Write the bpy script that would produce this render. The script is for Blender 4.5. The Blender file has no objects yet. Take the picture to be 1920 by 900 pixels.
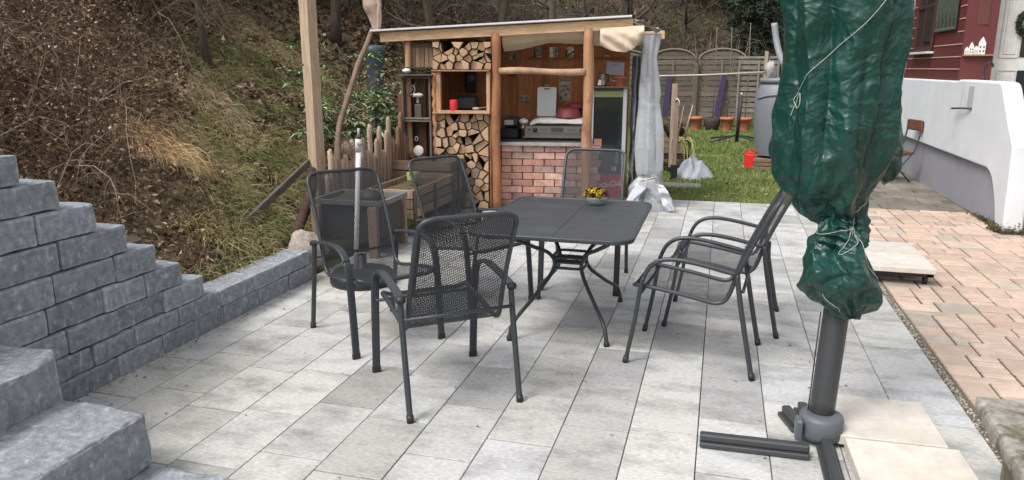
import bpy, bmesh, math, random
import numpy as np
from mathutils import Matrix, Vector, Euler

# ------------------------------------------------------------------ camera, sky, sun, exposure
scene = bpy.context.scene
R = math.radians
PI = math.pi
COL = scene.collection
cam_d = bpy.data.cameras.new('camera')
cam_d.sensor_width = 36.0
cam_d.lens = 36.0 * 1400.0 / 1920.0
cam_d.clip_start = 0.05
cam_d.clip_end = 500
cam = bpy.data.objects.new('camera', cam_d)
COL.objects.link(cam)
cam.location = (0, 0, 1.6)
cam.rotation_euler = (R(90 - 13.0305), 0, R(15.4809))
scene.camera = cam

SUN_EL, SUN_ROT = 52.0, 215.0      # sun behind the camera, to its left, behind cloud
world = bpy.data.worlds.new('World')
scene.world = world
world.use_nodes = True
wn = world.node_tree
wn.nodes.clear()
sky = wn.nodes.new('ShaderNodeTexSky')
sky.sky_type = 'NISHITA'
sky.sun_disc = False
sky.sun_elevation = R(SUN_EL)
sky.sun_rotation = R(SUN_ROT)
sky.air_density = 1.0
sky.dust_density = 4.0
hsv = wn.nodes.new('ShaderNodeHueSaturation')      # cloud cover takes the blue out of the sky
hsv.inputs['Saturation'].default_value = 0.22
bgn = wn.nodes.new('ShaderNodeBackground')
bgn.inputs['Strength'].default_value = 0.15
wo = wn.nodes.new('ShaderNodeOutputWorld')
wn.links.new(sky.outputs[0], hsv.inputs['Color'])
wn.links.new(hsv.outputs[0], bgn.inputs['Color'])
wn.links.new(bgn.outputs[0], wo.inputs['Surface'])

sun_d = bpy.data.lights.new('sun', 'SUN')
sun_d.energy = 1.3
sun_d.angle = R(18)
sun_d.color = (1.0, 0.96, 0.90)
sun = bpy.data.objects.new('sun', sun_d)
COL.objects.link(sun)
# direction to the sun, matching the sky texture (rotation clockwise from +Y)
sd = Vector((math.sin(R(SUN_ROT)) * math.cos(R(SUN_EL)), math.cos(R(SUN_ROT)) * math.cos(R(SUN_EL)), math.sin(R(SUN_EL))))
sun.rotation_euler = sd.to_track_quat('Z', 'Y').to_euler()
sun.location = (0, 0, 12)

vs = scene.view_settings
vs.view_transform = 'Standard'
vs.look = 'None'
vs.gamma = 1.0
vs.exposure = 0.64
vs.use_curve_mapping = False

rng = np.random.default_rng(7)
random.seed(7)

# ------------------------------------------------------------------ noise
def _hash(ix, iy, iz, seed):
    h = (ix * 374761393 + iy * 668265263 + iz * 2147483647 + seed * 974634777) & 0xffffffff
    h = ((h ^ (h >> 13)) * 1274126177) & 0xffffffff
    return ((h ^ (h >> 16)) & 0xffff) / 65535.0
def vnoise(p, scale=1.0, seed=0):
    p = np.asarray(p, float) * scale
    i = np.floor(p).astype(np.int64)
    f = p - i
    f = f * f * (3 - 2 * f)
    out = 0
    for dx in (0, 1):
        for dy in (0, 1):
            for dz in (0, 1):
                w = (f[..., 0] if dx else 1 - f[..., 0]) * (f[..., 1] if dy else 1 - f[..., 1]) * (f[..., 2] if dz else 1 - f[..., 2])
                out = out + w * _hash(i[..., 0] + dx, i[..., 1] + dy, i[..., 2] + dz, seed)
    return out * 2 - 1
def fbm(p, scale=1.0, seed=0, octs=3):
    a, s, o = 0.0, 1.0, 0.0
    for k in range(octs):
        o = o + s * vnoise(p, scale * 2 ** k, seed + k * 17)
        a += s
        s *= 0.5
    return o / a

# ------------------------------------------------------------------ materials
_mats = {}
def nd(nt, t, **kw):
    n = nt.nodes.new(t)
    for k, v in kw.items():
        if k in n.inputs: n.inputs[k].default_value = v
        else: setattr(n, k, v)
    return n
def mat(name, col=(.5, .5, .5), rough=.7, metal=0., tint=False, var=.25, scale=8., stretch=(1, 1, 1), bump=.0, bscale=60., col2=None,
        c2scale=3., c2lo=.45, c2hi=.6, spec=.5, coords='Object', detail=6., bdist=.01, trans=0., coat=0., c2stretch=(1, 1, 1), rvar=0.0, jump=False, crinkle=0.0, crk=(9., 23.)):
    """Principled surface: colour (or per-face tint) x noise variation, a second patchy colour, bump."""
    if name in _mats: return _mats[name]
    m = bpy.data.materials.new(name)
    m.use_nodes = True
    nt = m.node_tree
    L = nt.links.new
    b = nt.nodes['Principled BSDF']
    b.inputs['Roughness'].default_value = rough
    b.inputs['Metallic'].default_value = metal
    b.inputs['Specular IOR Level'].default_value = spec
    if trans: b.inputs['Transmission Weight'].default_value = trans
    if coat: b.inputs['Coat Weight'].default_value = coat
    tc = nd(nt, 'ShaderNodeTexCoord')
    src = tc.outputs[coords]
    if jump:      # every slab gets its own piece of the pattern
        ja = nd(nt, 'ShaderNodeAttribute', attribute_name='tint')
        js = nd(nt, 'ShaderNodeVectorMath', operation='MULTIPLY_ADD')
        js.inputs[1].default_value = (197., 311., 0.)
        L(ja.outputs['Color'], js.inputs[0]); L(src, js.inputs[2])
        src = js.outputs[0]
    mp = nd(nt, 'ShaderNodeMapping')
    mp.inputs['Scale'].default_value = stretch
    L(src, mp.inputs['Vector'])
    nz = nd(nt, 'ShaderNodeTexNoise', Scale=scale, Detail=detail, Roughness=.6)
    L(mp.outputs[0], nz.inputs['Vector'])
    if tint:
        at = nd(nt, 'ShaderNodeAttribute', attribute_name='tint')
        base = at.outputs['Color']
    else:
        rg = nd(nt, 'ShaderNodeRGB')
        rg.outputs[0].default_value = (*col, 1)
        base = rg.outputs[0]
    if col2 is not None:
        mp2 = nd(nt, 'ShaderNodeMapping')
        mp2.inputs['Scale'].default_value = c2stretch
        L(src, mp2.inputs['Vector'])
        n2 = nd(nt, 'ShaderNodeTexNoise', Scale=c2scale, Detail=8., Roughness=.65)
        L(mp2.outputs[0], n2.inputs['Vector'])
        mr2 = nd(nt, 'ShaderNodeMapRange')
        mr2.inputs[1].default_value = c2lo
        mr2.inputs[2].default_value = c2hi
        L(n2.outputs[0], mr2.inputs[0])
        mx = nd(nt, 'ShaderNodeMix', data_type='RGBA')
        L(mr2.outputs[0], mx.inputs[0])
        L(base, mx.inputs[6])
        mx.inputs[7].default_value = (*col2, 1)
        base = mx.outputs[2]
    mr = nd(nt, 'ShaderNodeMapRange')
    mr.inputs[1].default_value = .25
    mr.inputs[2].default_value = .75
    mr.inputs[3].default_value = 1 - var
    mr.inputs[4].default_value = 1 + var
    L(nz.outputs[0], mr.inputs[0])
    mu = nd(nt, 'ShaderNodeVectorMath', operation='MULTIPLY')
    L(base, mu.inputs[0])
    L(mr.outputs[0], mu.inputs[1])
    L(mu.outputs[0], b.inputs['Base Color'])
    if rvar:
        mq = nd(nt, 'ShaderNodeMapRange')
        mq.inputs[1].default_value = .3; mq.inputs[2].default_value = .7
        mq.inputs[3].default_value = max(0, rough - rvar); mq.inputs[4].default_value = min(1, rough + rvar)
        L(nz.outputs[0], mq.inputs[0]); L(mq.outputs[0], b.inputs['Roughness'])
    if crinkle:   # creased sheet: cone-shaped cells at two sizes
        nw = nd(nt, 'ShaderNodeTexNoise', Scale=4., Detail=3.)
        L(src, nw.inputs['Vector'])
        ma = nd(nt, 'ShaderNodeVectorMath', operation='MULTIPLY_ADD')
        ma.inputs[1].default_value = (.22, .22, .22)
        L(nw.outputs['Color'], ma.inputs[0]); L(src, ma.inputs[2])
        hs = None
        for sc_, am in ((crk[0], 1.0), (crk[1], .5), (crk[1] * 2.3, .22)):
            vo = nd(nt, 'ShaderNodeTexVoronoi', Scale=sc_)
            L(ma.outputs[0], vo.inputs['Vector'])
            mm_ = nd(nt, 'ShaderNodeMath', operation='MULTIPLY'); mm_.inputs[1].default_value = am
            L(vo.outputs['Distance'], mm_.inputs[0])
            if hs is None: hs = mm_.outputs[0]
            else:
                ad = nd(nt, 'ShaderNodeMath', operation='ADD'); L(hs, ad.inputs[0]); L(mm_.outputs[0], ad.inputs[1]); hs = ad.outputs[0]
        bc = nd(nt, 'ShaderNodeBump', Strength=1.0, Distance=crinkle)
        L(hs, bc.inputs['Height'])
        L(bc.outputs[0], b.inputs['Normal'])
    elif bump:
        bz = nd(nt, 'ShaderNodeTexNoise', Scale=bscale, Detail=5., Roughness=.65)
        L(mp.outputs[0], bz.inputs['Vector'])
        bp = nd(nt, 'ShaderNodeBump', Strength=bump, Distance=bdist)
        L(bz.outputs[0], bp.inputs['Height'])
        L(bp.outputs[0], b.inputs['Normal'])
    _mats[name] = m
    return m

# ------------------------------------------------------------------ mesh builder
ORIG = {}
class MB:
    """Collects shapes and links them as ONE mesh object."""
    def __init__(s):
        s.v, s.f, s.sm, s.t, s.n = [], [], [], [], 0
        s.M = np.eye(4)
        s.tint = (1., 1., 1.)
    def add(s, v, f, smooth=False, tint=None):
        v = np.asarray(v, float).reshape(-1, 3)
        v = v @ s.M[:3, :3].T + s.M[:3, 3]
        s.v.append(v)
        f = [list(q) for q in f]
        s.f.extend([[a + s.n for a in q] for q in f])
        s.sm.extend([smooth] * len(f))
        if tint is None: tint = s.tint
        tint = np.asarray(tint, float)
        if tint.ndim == 1: s.t.extend([tuple(tint)] * len(f))
        else: s.t.extend([tuple(x) for x in tint])
        s.n += len(v)
        return s
    def box(s, c, d, bev=0., rot=None, tint=None, taper=None):
        """centre c, full size d, chamfer bev, rot = (rx, ry, rz)"""
        h = np.array(d, float) / 2
        b = min(bev, h.min() * .9)
        if b <= 0:
            v = np.array([[x, y, z] for x in (-1, 1) for y in (-1, 1) for z in (-1, 1)], float) * h
            f = [(0, 1, 3, 2), (4, 6, 7, 5), (0, 4, 5, 1), (2, 3, 7, 6), (0, 2, 6, 4), (1, 5, 7, 3)]
        else:
            v, idx = [], {}
            for x in (-1, 1):
                for y in (-1, 1):
                    for z in (-1, 1):
                        sg = np.array([x, y, z])
                        for ax in range(3):
                            q = sg * (h - b)
                            q[ax] = sg[ax] * h[ax]
                            idx[(x, y, z, ax)] = len(v)
                            v.append(q)
            f = []
            ccw = lambda ax, sg, q: q if sg > 0 else q[::-1]
            for ax in range(3):
                o1, o2 = (ax + 1) % 3, (ax + 2) % 3
                for sg in (-1, 1):
                    q = []
                    for a, c2 in ((-1, -1), (1, -1), (1, 1), (-1, 1)):
                        k = [0, 0, 0]; k[ax] = sg; k[o1] = a; k[o2] = c2
                        q.append(idx[(*k, ax)])
                    f.append(q if sg > 0 else q[::-1])
            for ax in range(3):
                o1, o2 = (ax + 1) % 3, (ax + 2) % 3
                for a in (-1, 1):
                    for c2 in (-1, 1):
                        k0 = [0, 0, 0]; k0[o1] = a; k0[o2] = c2; k1 = list(k0)
                        k0[ax] = -1; k1[ax] = 1
                        q = [idx[(*k0, o1)], idx[(*k1, o1)], idx[(*k1, o2)], idx[(*k0, o2)]]
                        f.append(q if a * c2 < 0 else q[::-1])
            for x in (-1, 1):
                for y in (-1, 1):
                    for z in (-1, 1):
                        q = [idx[(x, y, z, 0)], idx[(x, y, z, 1)], idx[(x, y, z, 2)]]
                        f.append(q if x * y * z > 0 else q[::-1])
            v = np.array(v)
        if taper is not None:     # scale of the top in x, y
            k = (v[:, 2] / h[2] + 1) / 2
            v[:, 0] *= 1 + (taper[0] - 1) * k
            v[:, 1] *= 1 + (taper[1] - 1) * k
        if rot is not None:
            m = np.array(Euler(rot).to_matrix())
            v = v @ m.T
        return s.add(v + np.array(c, float), f, False, tint)
    def bar(s, a, b, w, t, bev=.0, up=(0, 0, 1), tint=None):
        """rectangular bar from a to b; w across, t along 'up'"""
        a, b = Vector(a), Vector(b)
        d = (b - a)
        L = d.length
        d.normalize()
        u = Vector(up)
        x = d.cross(u).normalized()
        u = x.cross(d).normalized()
        m = np.array([[x.x, d.x, u.x], [x.y, d.y, u.y], [x.z, d.z, u.z]])
        t0 = MB(); t0.box((0, 0, 0), (w, L, t), bev)
        v = np.concatenate(t0.v) @ m.T + np.array((a + b) / 2)
        return s.add(v, t0.f, False, tint)
    def tube(s, pts, r, n=8, closed=False, tint=None, flat=None, caps=True, smooth=True, up=None):
        """round (or flat=(w,t)) tube along points"""
        P = np.asarray(pts, float)
        K = len(P)
        r = np.full(K, r, float) if np.isscalar(r) else np.asarray(r, float)
        if closed: T = np.roll(P, -1, 0) - np.roll(P, 1, 0)
        else: T = np.gradient(P, axis=0)
        T /= np.linalg.norm(T, axis=1)[:, None] + 1e-12
        ref = np.array(up if up is not None else ((0, 0, 1) if abs(T[0][2]) < .9 else (1, 0, 0)), float)
        u = np.cross(T[0], ref); u /= np.linalg.norm(u)
        V = []
        ang = np.linspace(0, 2 * PI, n, endpoint=False) + (PI / n)
        for i in range(K):
            if up is not None:
                u = np.cross(T[i], ref)
            else:
                u = u - T[i] * (u @ T[i])
            u /= np.linalg.norm(u) + 1e-12
            w = np.cross(T[i], u)
            if flat is None:
                V.append(P[i] + r[i] * (np.cos(ang)[:, None] * u + np.sin(ang)[:, None] * w))
            else:
                ca, sa = np.cos(ang), np.sin(ang)
                sx = np.sign(ca) * np.abs(ca) ** .45 * flat[0] / 2
                sy = np.sign(sa) * np.abs(sa) ** .45 * flat[1] / 2
                V.append(P[i] + sx[:, None] * u + sy[:, None] * w)
        V = np.concatenate(V)
        F = []
        for i in range(K if closed else K - 1):
            j = (i + 1) % K
            for k in range(n):
                k2 = (k + 1) % n
                F.append((i * n + k, i * n + k2, j * n + k2, j * n + k))
        if caps and not closed:
            F.append(tuple(range(n))[::-1])
            F.append(tuple((K - 1) * n + k for k in range(n)))
        return s.add(V, F, smooth, tint)
    def lathe(s, prof, c=(0, 0, 0), n=24, tint=None, smooth=True, sx=1., sy=1., caps=True):
        """prof: list of (radius, z)"""
        a = np.linspace(0, 2 * PI, n, endpoint=False)
        V = [[c[0] + r * math.cos(t) * sx, c[1] + r * math.sin(t) * sy, c[2] + z] for r, z in prof for t in a]
        F = []
        for i in range(len(prof) - 1):
            for k in range(n):
                k2 = (k + 1) % n
                F.append((i * n + k, i * n + k2, (i + 1) * n + k2, (i + 1) * n + k))
        if caps:
            F.append(tuple(range(n))[::-1])
            F.append(tuple((len(prof) - 1) * n + k for k in range(n)))
        return s.add(V, F, smooth, tint)
    def prism(s, poly, z0, z1, tint=None, axis='z'):
        """poly in plane extruded; axis z: (x,y); axis y: (x,z) extruded in y; axis x: (y,z) extruded in x"""
        n = len(poly)
        A = 0
        for i in range(n):
            x1, y1 = poly[i]; x2, y2 = poly[(i + 1) % n]; A += x1 * y2 - x2 * y1
        if A < 0: poly = poly[::-1]
        def P(p, h):
            return {'z': (p[0], p[1], h), 'y': (p[0], h, p[1]), 'x': (h, p[0], p[1])}[axis]
        V = [P(p, z0) for p in poly] + [P(p, z1) for p in poly]
        F = [tuple(range(n))[::-1], tuple(range(n, 2 * n))] + [(i, (i + 1) % n, n + (i + 1) % n, n + i) for i in range(n)]
        if axis == 'y': F = [q[::-1] for q in F]
        return s.add(V, F, False, tint)
    def ball(s, c, r, n=12, m=8, tint=None, noise=0., seed=0, ns=3.):
        r = np.array([r, r, r], float) if np.isscalar(r) else np.array(r, float)
        V = [[0, 0, -1]]
        for i in range(1, m):
            ph = -PI / 2 + PI * i / m
            for k in range(n):
                t = 2 * PI * k / n
                V.append([math.cos(ph) * math.cos(t), math.cos(ph) * math.sin(t), math.sin(ph)])
        V.append([0, 0, 1])
        V = np.array(V)
        if noise: V = V * (1 + noise * fbm(V + seed, ns, seed, 3))[:, None]
        F = [(0, 1 + (k + 1) % n, 1 + k) for k in range(n)]
        for i in range(m - 2):
            for k in range(n):
                k2 = (k + 1) % n
                F.append((1 + i * n + k, 1 + i * n + k2, 1 + (i + 1) * n + k2, 1 + (i + 1) * n + k))
        b = 1 + (m - 2) * n
        F += [(b + k, b + (k + 1) % n, b + n) for k in range(n)]
        return s.add(V * r + np.array(c, float), F, True, tint)
    def grid(s, G, tint=None, smooth=True, wrap=False):
        """G[i,j,3]"""
        a, b = G.shape[:2]
        F = []
        for i in range(a - 1):
            for j in range(b if wrap else b - 1):
                j2 = (j + 1) % b
                F.append((i * b + j, i * b + j2, (i + 1) * b + j2, (i + 1) * b + j))
        return s.add(G.reshape(-1, 3), F, smooth, tint)
    def build(s, name, m, parent=None, origin=None, local=False, smooth=None):
        v = np.concatenate(s.v)
        if parent is not None:
            o = np.zeros(3) if local else ORIG.get(parent.name, np.zeros(3))
        elif origin is not None: o = np.array(origin, float)
        else:
            o = np.array([(v[:, 0].min() + v[:, 0].max()) / 2, (v[:, 1].min() + v[:, 1].max()) / 2, v[:, 2].min()])
        me = bpy.data.meshes.new(name)
        me.from_pydata((v - o).tolist(), [], s.f)
        me.polygons.foreach_set('use_smooth', s.sm if smooth is None else [smooth] * len(s.f))
        at = me.attributes.new('tint', 'FLOAT_COLOR', 'FACE')
        tt = np.ones((len(s.f), 4), np.float32)
        tt[:, :3] = np.array(s.t)
        at.data.foreach_set('color', tt.ravel())
        me.materials.append(m)
        ob = bpy.data.objects.new(name, me)
        COL.objects.link(ob)
        if parent is not None:
            ob.parent = parent
            ORIG[ob.name] = o
        else:
            ob.location = o
            ORIG[ob.name] = o
        return ob

def fastmesh(name, V, F, T, m, smooth=False, origin=(0, 0, 0), parent=None):
    """V (n,3), F (k,4) quads, T (k,3)"""
    me = bpy.data.meshes.new(name)
    V = np.asarray(V, np.float32) - np.array(origin, np.float32)
    nF, q = F.shape
    me.vertices.add(len(V)); me.vertices.foreach_set('co', V.ravel())
    me.loops.add(nF * q); me.loops.foreach_set('vertex_index', F.astype(np.int32).ravel())
    me.polygons.add(nF)
    me.polygons.foreach_set('loop_start', np.arange(0, nF * q, q, dtype=np.int32))
    me.polygons.foreach_set('loop_total', np.full(nF, q, np.int32))
    me.polygons.foreach_set('use_smooth', np.full(nF, smooth))
    me.update(calc_edges=True)
    at = me.attributes.new('tint', 'FLOAT_COLOR', 'FACE')
    tt = np.ones((nF, 4), np.float32); tt[:, :3] = T
    at.data.foreach_set('color', tt.ravel())
    me.materials.append(m)
    ob = bpy.data.objects.new(name, me)
    COL.objects.link(ob)
    ob.location = origin
    if parent is not None:
        ob.parent = parent; ob.location = (0, 0, 0)
    return ob

def tag(o, label=None, cat=None, group=None, kind=None):
    if label: o['label'] = label
    if cat: o['category'] = cat
    if group: o['group'] = group
    if kind: o['kind'] = kind
    return o
def thing(name, label, cat, loc=(0, 0, 0), group=None, rz=0.):
    o = bpy.data.objects.new(name, None)
    o.empty_display_size = .1
    COL.objects.link(o)
    o.location = loc
    o.rotation_euler = (0, 0, rz)
    ORIG[o.name] = np.array(loc, float)
    return tag(o, label, cat, group)
def copy_tree(o, parent=None):
    c = o.copy(); COL.objects.link(c); c.parent = parent
    for ch in list(o.children): copy_tree(ch, c)
    return c

def cat_rom(pts, n=6, closed=False):
    P = np.asarray(pts, float)
    K = len(P)
    out = []
    for i in range(K if closed else K - 1):
        if closed: p0, p1, p2, p3 = P[(i - 1) % K], P[i], P[(i + 1) % K], P[(i + 2) % K]
        else: p0, p1, p2, p3 = P[max(i - 1, 0)], P[i], P[i + 1], P[min(i + 2, K - 1)]
        for t in np.linspace(0, 1, n, endpoint=False):
            out.append(.5 * ((2 * p1) + (-p0 + p2) * t + (2 * p0 - 5 * p1 + 4 * p2 - p3) * t * t + (-p0 + 3 * p1 - 3 * p2 + p3) * t ** 3))
    if not closed: out.append(P[-1])
    return np.array(out)

def strands(base, dirs, length, K=5, bend=None, r0=.004, r1=.001, sides=3, wiggle=.0, gravity=0.0):
    """N strands as thin 3-sided tubes (sides=3) or ribbons (sides=2): returns V, F, index of strand per face"""
    N = len(base)
    t = np.linspace(0, 1, K)
    dirs = dirs / np.linalg.norm(dirs, axis=1)[:, None]
    P = np.zeros((N, K, 3))
    P[:, 0] = base
    d = dirs.copy()
    step = (length / (K - 1))[:, None]
    for k in range(1, K):
        d = d + (bend if bend is not None else 0) / K
        if wiggle: d = d + rng.normal(size=d.shape) * wiggle
        if gravity: d[:, 2] -= gravity * k / K
        d /= np.linalg.norm(d, axis=1)[:, None]
        P[:, k] = P[:, k - 1] + d * step
    r0 = np.broadcast_to(np.asarray(r0, float), (N,)); r1 = np.broadcast_to(np.asarray(r1, float), (N,))
    Rr = r0[:, None] * (1 - t) + r1[:, None] * t
    T = np.gradient(P, axis=1)
    T /= np.linalg.norm(T, axis=2)[..., None] + 1e-9
    a = rng.normal(size=(N, 1, 3))
    u = np.cross(T, a); u /= np.linalg.norm(u, axis=2)[..., None] + 1e-9
    w = np.cross(T, u)
    if sides == 2:
        V = np.stack([P - u * Rr[..., None], P + u * Rr[..., None]], 2)
    else:
        V = np.stack([P + Rr[..., None] * (math.cos(q) * u + math.sin(q) * w) for q in (0, 2.094, 4.189)], 2)
    S = sides
    V = V.reshape(-1, 3)
    n = np.arange(N)[:, None, None] * (K * S)
    k = np.arange(K - 1)[None, :, None] * S
    if S == 2:
        s0 = np.array([0])[None, None, :]; s1 = np.array([1])[None, None, :]
    else:
        s0 = np.arange(3)[None, None, :]; s1 = ((np.arange(3) + 1) % 3)[None, None, :]
    F = np.stack([n + k + s0, n + k + s1, n + k + S + s1, n + k + S + s0], -1).reshape(-1, 4)
    fi = np.repeat(np.arange(N), (K - 1) * (1 if S == 2 else 3))
    return V, F, fi, P

def leafquads(P, size, flat=.6, aspect=.6, nrm=None):
    """small bent leaf quads: two quads per leaf sharing the midrib"""
    N = len(P)
    n = rng.normal(size=(N, 3)) * (1 - flat)
    n[:, 2] += flat
    if nrm is not None: n = n * .6 + nrm
    n /= np.linalg.norm(n, axis=1)[:, None]
    a = np.cross(n, rng.normal(size=(N, 3))); a /= np.linalg.norm(a, axis=1)[:, None]
    b = np.cross(n, a)
    s = np.broadcast_to(np.asarray(size, float), (N,))[:, None]
    lift = n * s * rng.uniform(.05, .35, (N, 1))
    v0 = P - a * s; v1 = P + a * s
    c0 = P + b * s * aspect + lift; c1 = P - b * s * aspect + lift
    mid = P
    # diamond folded along the rib: (v0, c1, v1, c0)
    V = np.stack([v0, c1, v1, c0], 1).reshape(-1, 3)
    F = (np.arange(N)[:, None] * 4 + np.arange(4)[None, :])
    F3 = np.concatenate([F[:, [0, 1, 2]], F[:, [0, 2, 3]]])
    return V, F, F3

# ------------------------------------------------------------------ materials used below
M_slab = mat('concrete_slab', tint=True, rough=.72, var=.27, scale=4.5, stretch=(9, 19, 1), bump=.3, bscale=60, bdist=.002, col2=(.20, .20, .195), c2scale=1.0, c2stretch=(3.2, 5.5, 1), c2lo=.46, c2hi=.76, spec=.35, detail=12., jump=True)
M_joint = mat('joint_sand', (.075, .068, .058), rough=.95, var=.4, scale=40)
M_red = mat('red_paver', tint=True, rough=.85, var=.18, scale=9, bump=.4, bscale=120, bdist=.002, col2=(.30, .25, .20), c2scale=1.3, c2lo=.5, c2hi=.75)
M_stone = mat('blue_grey_stone', tint=True, rough=.85, var=.40, scale=30, bump=1.0, bscale=85, bdist=.006, col2=(.44, .47, .51), c2scale=34, c2lo=.55, c2hi=.70, detail=14., c2stretch=(1, 1, .5), spec=.25)
M_gravel = mat('gravel', tint=True, rough=.95, var=.4, scale=60, bump=.5, bscale=90)
M_soil = mat('hill_soil', (.15, .11, .075), rough=1., var=.6, scale=5, bump=1., bscale=25, bdist=.05, col2=(.12, .14, .05), c2scale=.6, c2lo=.45, c2hi=.6, spec=.1, detail=10.)
M_turf = mat('turf', (.10, .12, .04), rough=1., var=.4, scale=9, bump=.8, bscale=90, bdist=.02, col2=(.10, .08, .045), c2scale=1.2, c2lo=.5, c2hi=.7, spec=.1)
M_leaf = mat('dry_leaf', tint=True, rough=.8, var=.2, scale=20, spec=.25)
M_twig = mat('dry_twig', tint=True, rough=.9, var=.2, scale=6, spec=.15)
M_bark = mat('bark', tint=True, rough=.95, var=.45, scale=12, stretch=(1, 1, .25), bump=.9, bscale=40, bdist=.01, spec=.15)
M_wood = mat('weathered_wood', tint=True, rough=.8, var=.3, scale=6, stretch=(6, 6, .6), bump=.35, bscale=12, bdist=.003, spec=.25)
M_woodh = mat('weathered_plank', tint=True, rough=.8, var=.3, scale=6, stretch=(.8, 6, 6), bump=.35, bscale=12, bdist=.003, spec=.25)
M_woody = mat('weathered_board', tint=True, rough=.8, var=.35, scale=6, stretch=(6, .8, 6), bump=.35, bscale=12, bdist=.003, spec=.25)
M_endgrain = mat('split_wood', tint=True, rough=.85, var=.28, scale=14, bump=.5, bscale=50, bdist=.004, spec=.15)
M_brick = mat('brick', tint=True, rough=.85, var=.25, scale=14, bump=.5, bscale=60, bdist=.004, col2=(.20, .13, .11), c2scale=6, c2lo=.52, c2hi=.72)
M_plastgrey = mat('anthracite_metal', (.034, .040, .046), rough=.40, var=.08, scale=30, spec=.5, bump=.05, bscale=300, bdist=.001)
M_black = mat('black_plastic', (.018, .018, .02), rough=.5, var=.15, scale=20)
M_white = mat('white_render', (.64, .66, .69), rough=.9, var=.07, scale=3, bump=.5, bscale=60, bdist=.005, col2=(.47, .46, .43), c2scale=2.2, c2lo=.56, c2hi=.9, c2stretch=(1, 1, .45))
M_greybase = mat('grey_render', (.27, .27, .305), rough=.9, var=.08, scale=3, bump=.3, bscale=120, bdist=.003, col2=(.20, .20, .21), c2scale=1.3, c2lo=.52, c2hi=.8)
M_tint = mat('painted', tint=True, rough=.55, var=.06, scale=8)
M_tintm = mat('matte_paint', tint=True, rough=.85, var=.12, scale=10, bump=.1, bscale=60, bdist=.002)
M_steel = mat('brushed_steel', (.26, .255, .24), rough=.32, metal=.85, var=.12, scale=8, stretch=(1, 8, 8))
M_terra = mat('terracotta', (.42, .15, .075), rough=.8, var=.15, scale=9)
M_moss = mat('moss', (.05, .065, .025), rough=1., var=.5, scale=30, bump=1., bscale=60, bdist=.02)

# ------------------------------------------------------------------ ground
def struct(o, k='structure'): return tag(o, kind=k)
g = MB()
g.add([(-60, -40, -.06), (90, -40, -.06), (90, 120, -.06), (-60, 120, -.06)], [(0, 1, 2, 3)])
struct(g.build('ground', M_turf, origin=(0, 0, -.06)))

g = MB(); g.add([(-3.05, .2, -.014), (1.215, .2, -.014), (1.215, 9.36, -.014), (-3.05, 9.36, -.014)], [(0, 1, 2, 3)])
struct(g.build('patio_bed', M_joint))
g = MB()
k = -10
xs = [-.016 + .3 * i for i in range(-10, 4)] + [1.208]
anch = {-1: 3.66, 0: 3.34}
for ci in range(len(xs) - 1):
    kk = ci - 10
    off = anch.get(kk, rng.uniform(0, .5))
    y = .3 + ((off - .3) % .5) - .5
    while y < 9.36:
        y0, y1 = max(y, .25), min(y + .5, 9.34)
        if y1 - y0 > .03:
            base = rng.choice([.50, .455, .40, .345], p=[.36, .30, .20, .14]) + rng.uniform(-.02, .02)
            warm = rng.uniform(-.006, .018)
            if xs[ci] < -2.0: warm += .012
            g.box(((xs[ci] + xs[ci + 1]) / 2, (y0 + y1) / 2, -.02 + rng.normal() * .0008), (xs[ci + 1] - xs[ci] - .0045, y1 - y0 - .0085, .04), .002,
                  tint=(base + warm, base + warm * .6, base - warm))
        y += .5
struct(g.build('patio', M_slab, origin=(0, 0, 0)))

# gravel joint between the two pavings
g = MB(); g.add([(1.212, .2, -.012), (1.27, .2, -.012), (1.27, 9.6, -.012), (1.212, 9.6, -.012)], [(0, 1, 2, 3)], tint=(.15, .12, .085))
struct(g.build('gravel_bed', M_gravel))
g = MB()
for i in range(2600):
    y = rng.uniform(.8, 9.5) ** 1.0
    s = rng.uniform(.003, .0075)
    c = rng.uniform(.12, .5)
    g.ball((rng.uniform(1.214, 1.252), y, -.008), (s, s * rng.uniform(.7, 1.2), s * .8), 5, 3, tint=(c, c * .93, c * .8))
tag(g.build('gravel_joint', M_gravel), kind='stuff')

# red paving: rectangles packed on an 8 cm grid
X0, X1, Y0, Y1, U = 1.264, 7.05, .4, 9.42, .0815
nx, ny = int((X1 - X0) / U), int((Y1 - Y0) / U)
occ = np.zeros((nx, ny), bool)
g = MB()
sizes = [(3, 2), (3, 2), (4, 2), (2, 2), (3, 3), (2, 3), (4, 1), (2, 2), (3, 2), (2, 1), (4, 3)]
for j in range(ny):
    for i in range(nx):
        if occ[i, j]: continue
        opts = [sizes[q] for q in rng.permutation(len(sizes))] + [(2, 1), (1, 1)]
        for (a, b) in opts:
            if i + a <= nx and j + b <= ny and not occ[i:i + a, j:j + b].any():
                occ[i:i + a, j:j + b] = True
                yc = Y0 + (j + b / 2) * U
                c = rng.uniform(.85, 1.12)
                q = rng.uniform(0, 1)
                col = np.array([.53, .41, .335]) * (1 - q) + np.array([.48, .345, .275]) * q
                if rng.uniform() < .12: col = np.array([.38, .33, .28])
                if yc < 5: col = col * 1.04 + np.array([.01, .02, .02])
                g.box((X0 + (i + a / 2) * U, yc, -.03 + rng.normal() * .0015), (a * U - .013, b * U - .016, .06), .006, tint=col * c)
                break
struct(g.build('red_paving', M_red, origin=(1.3, 0, 0)))
g = MB(); g.add([(1.27, .2, -.013), (7.1, .2, -.013), (7.1, 9.46, -.013), (1.27, 9.46, -.013)], [(0, 1, 2, 3)])
struct(g.build('paving_bed', M_joint))
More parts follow.
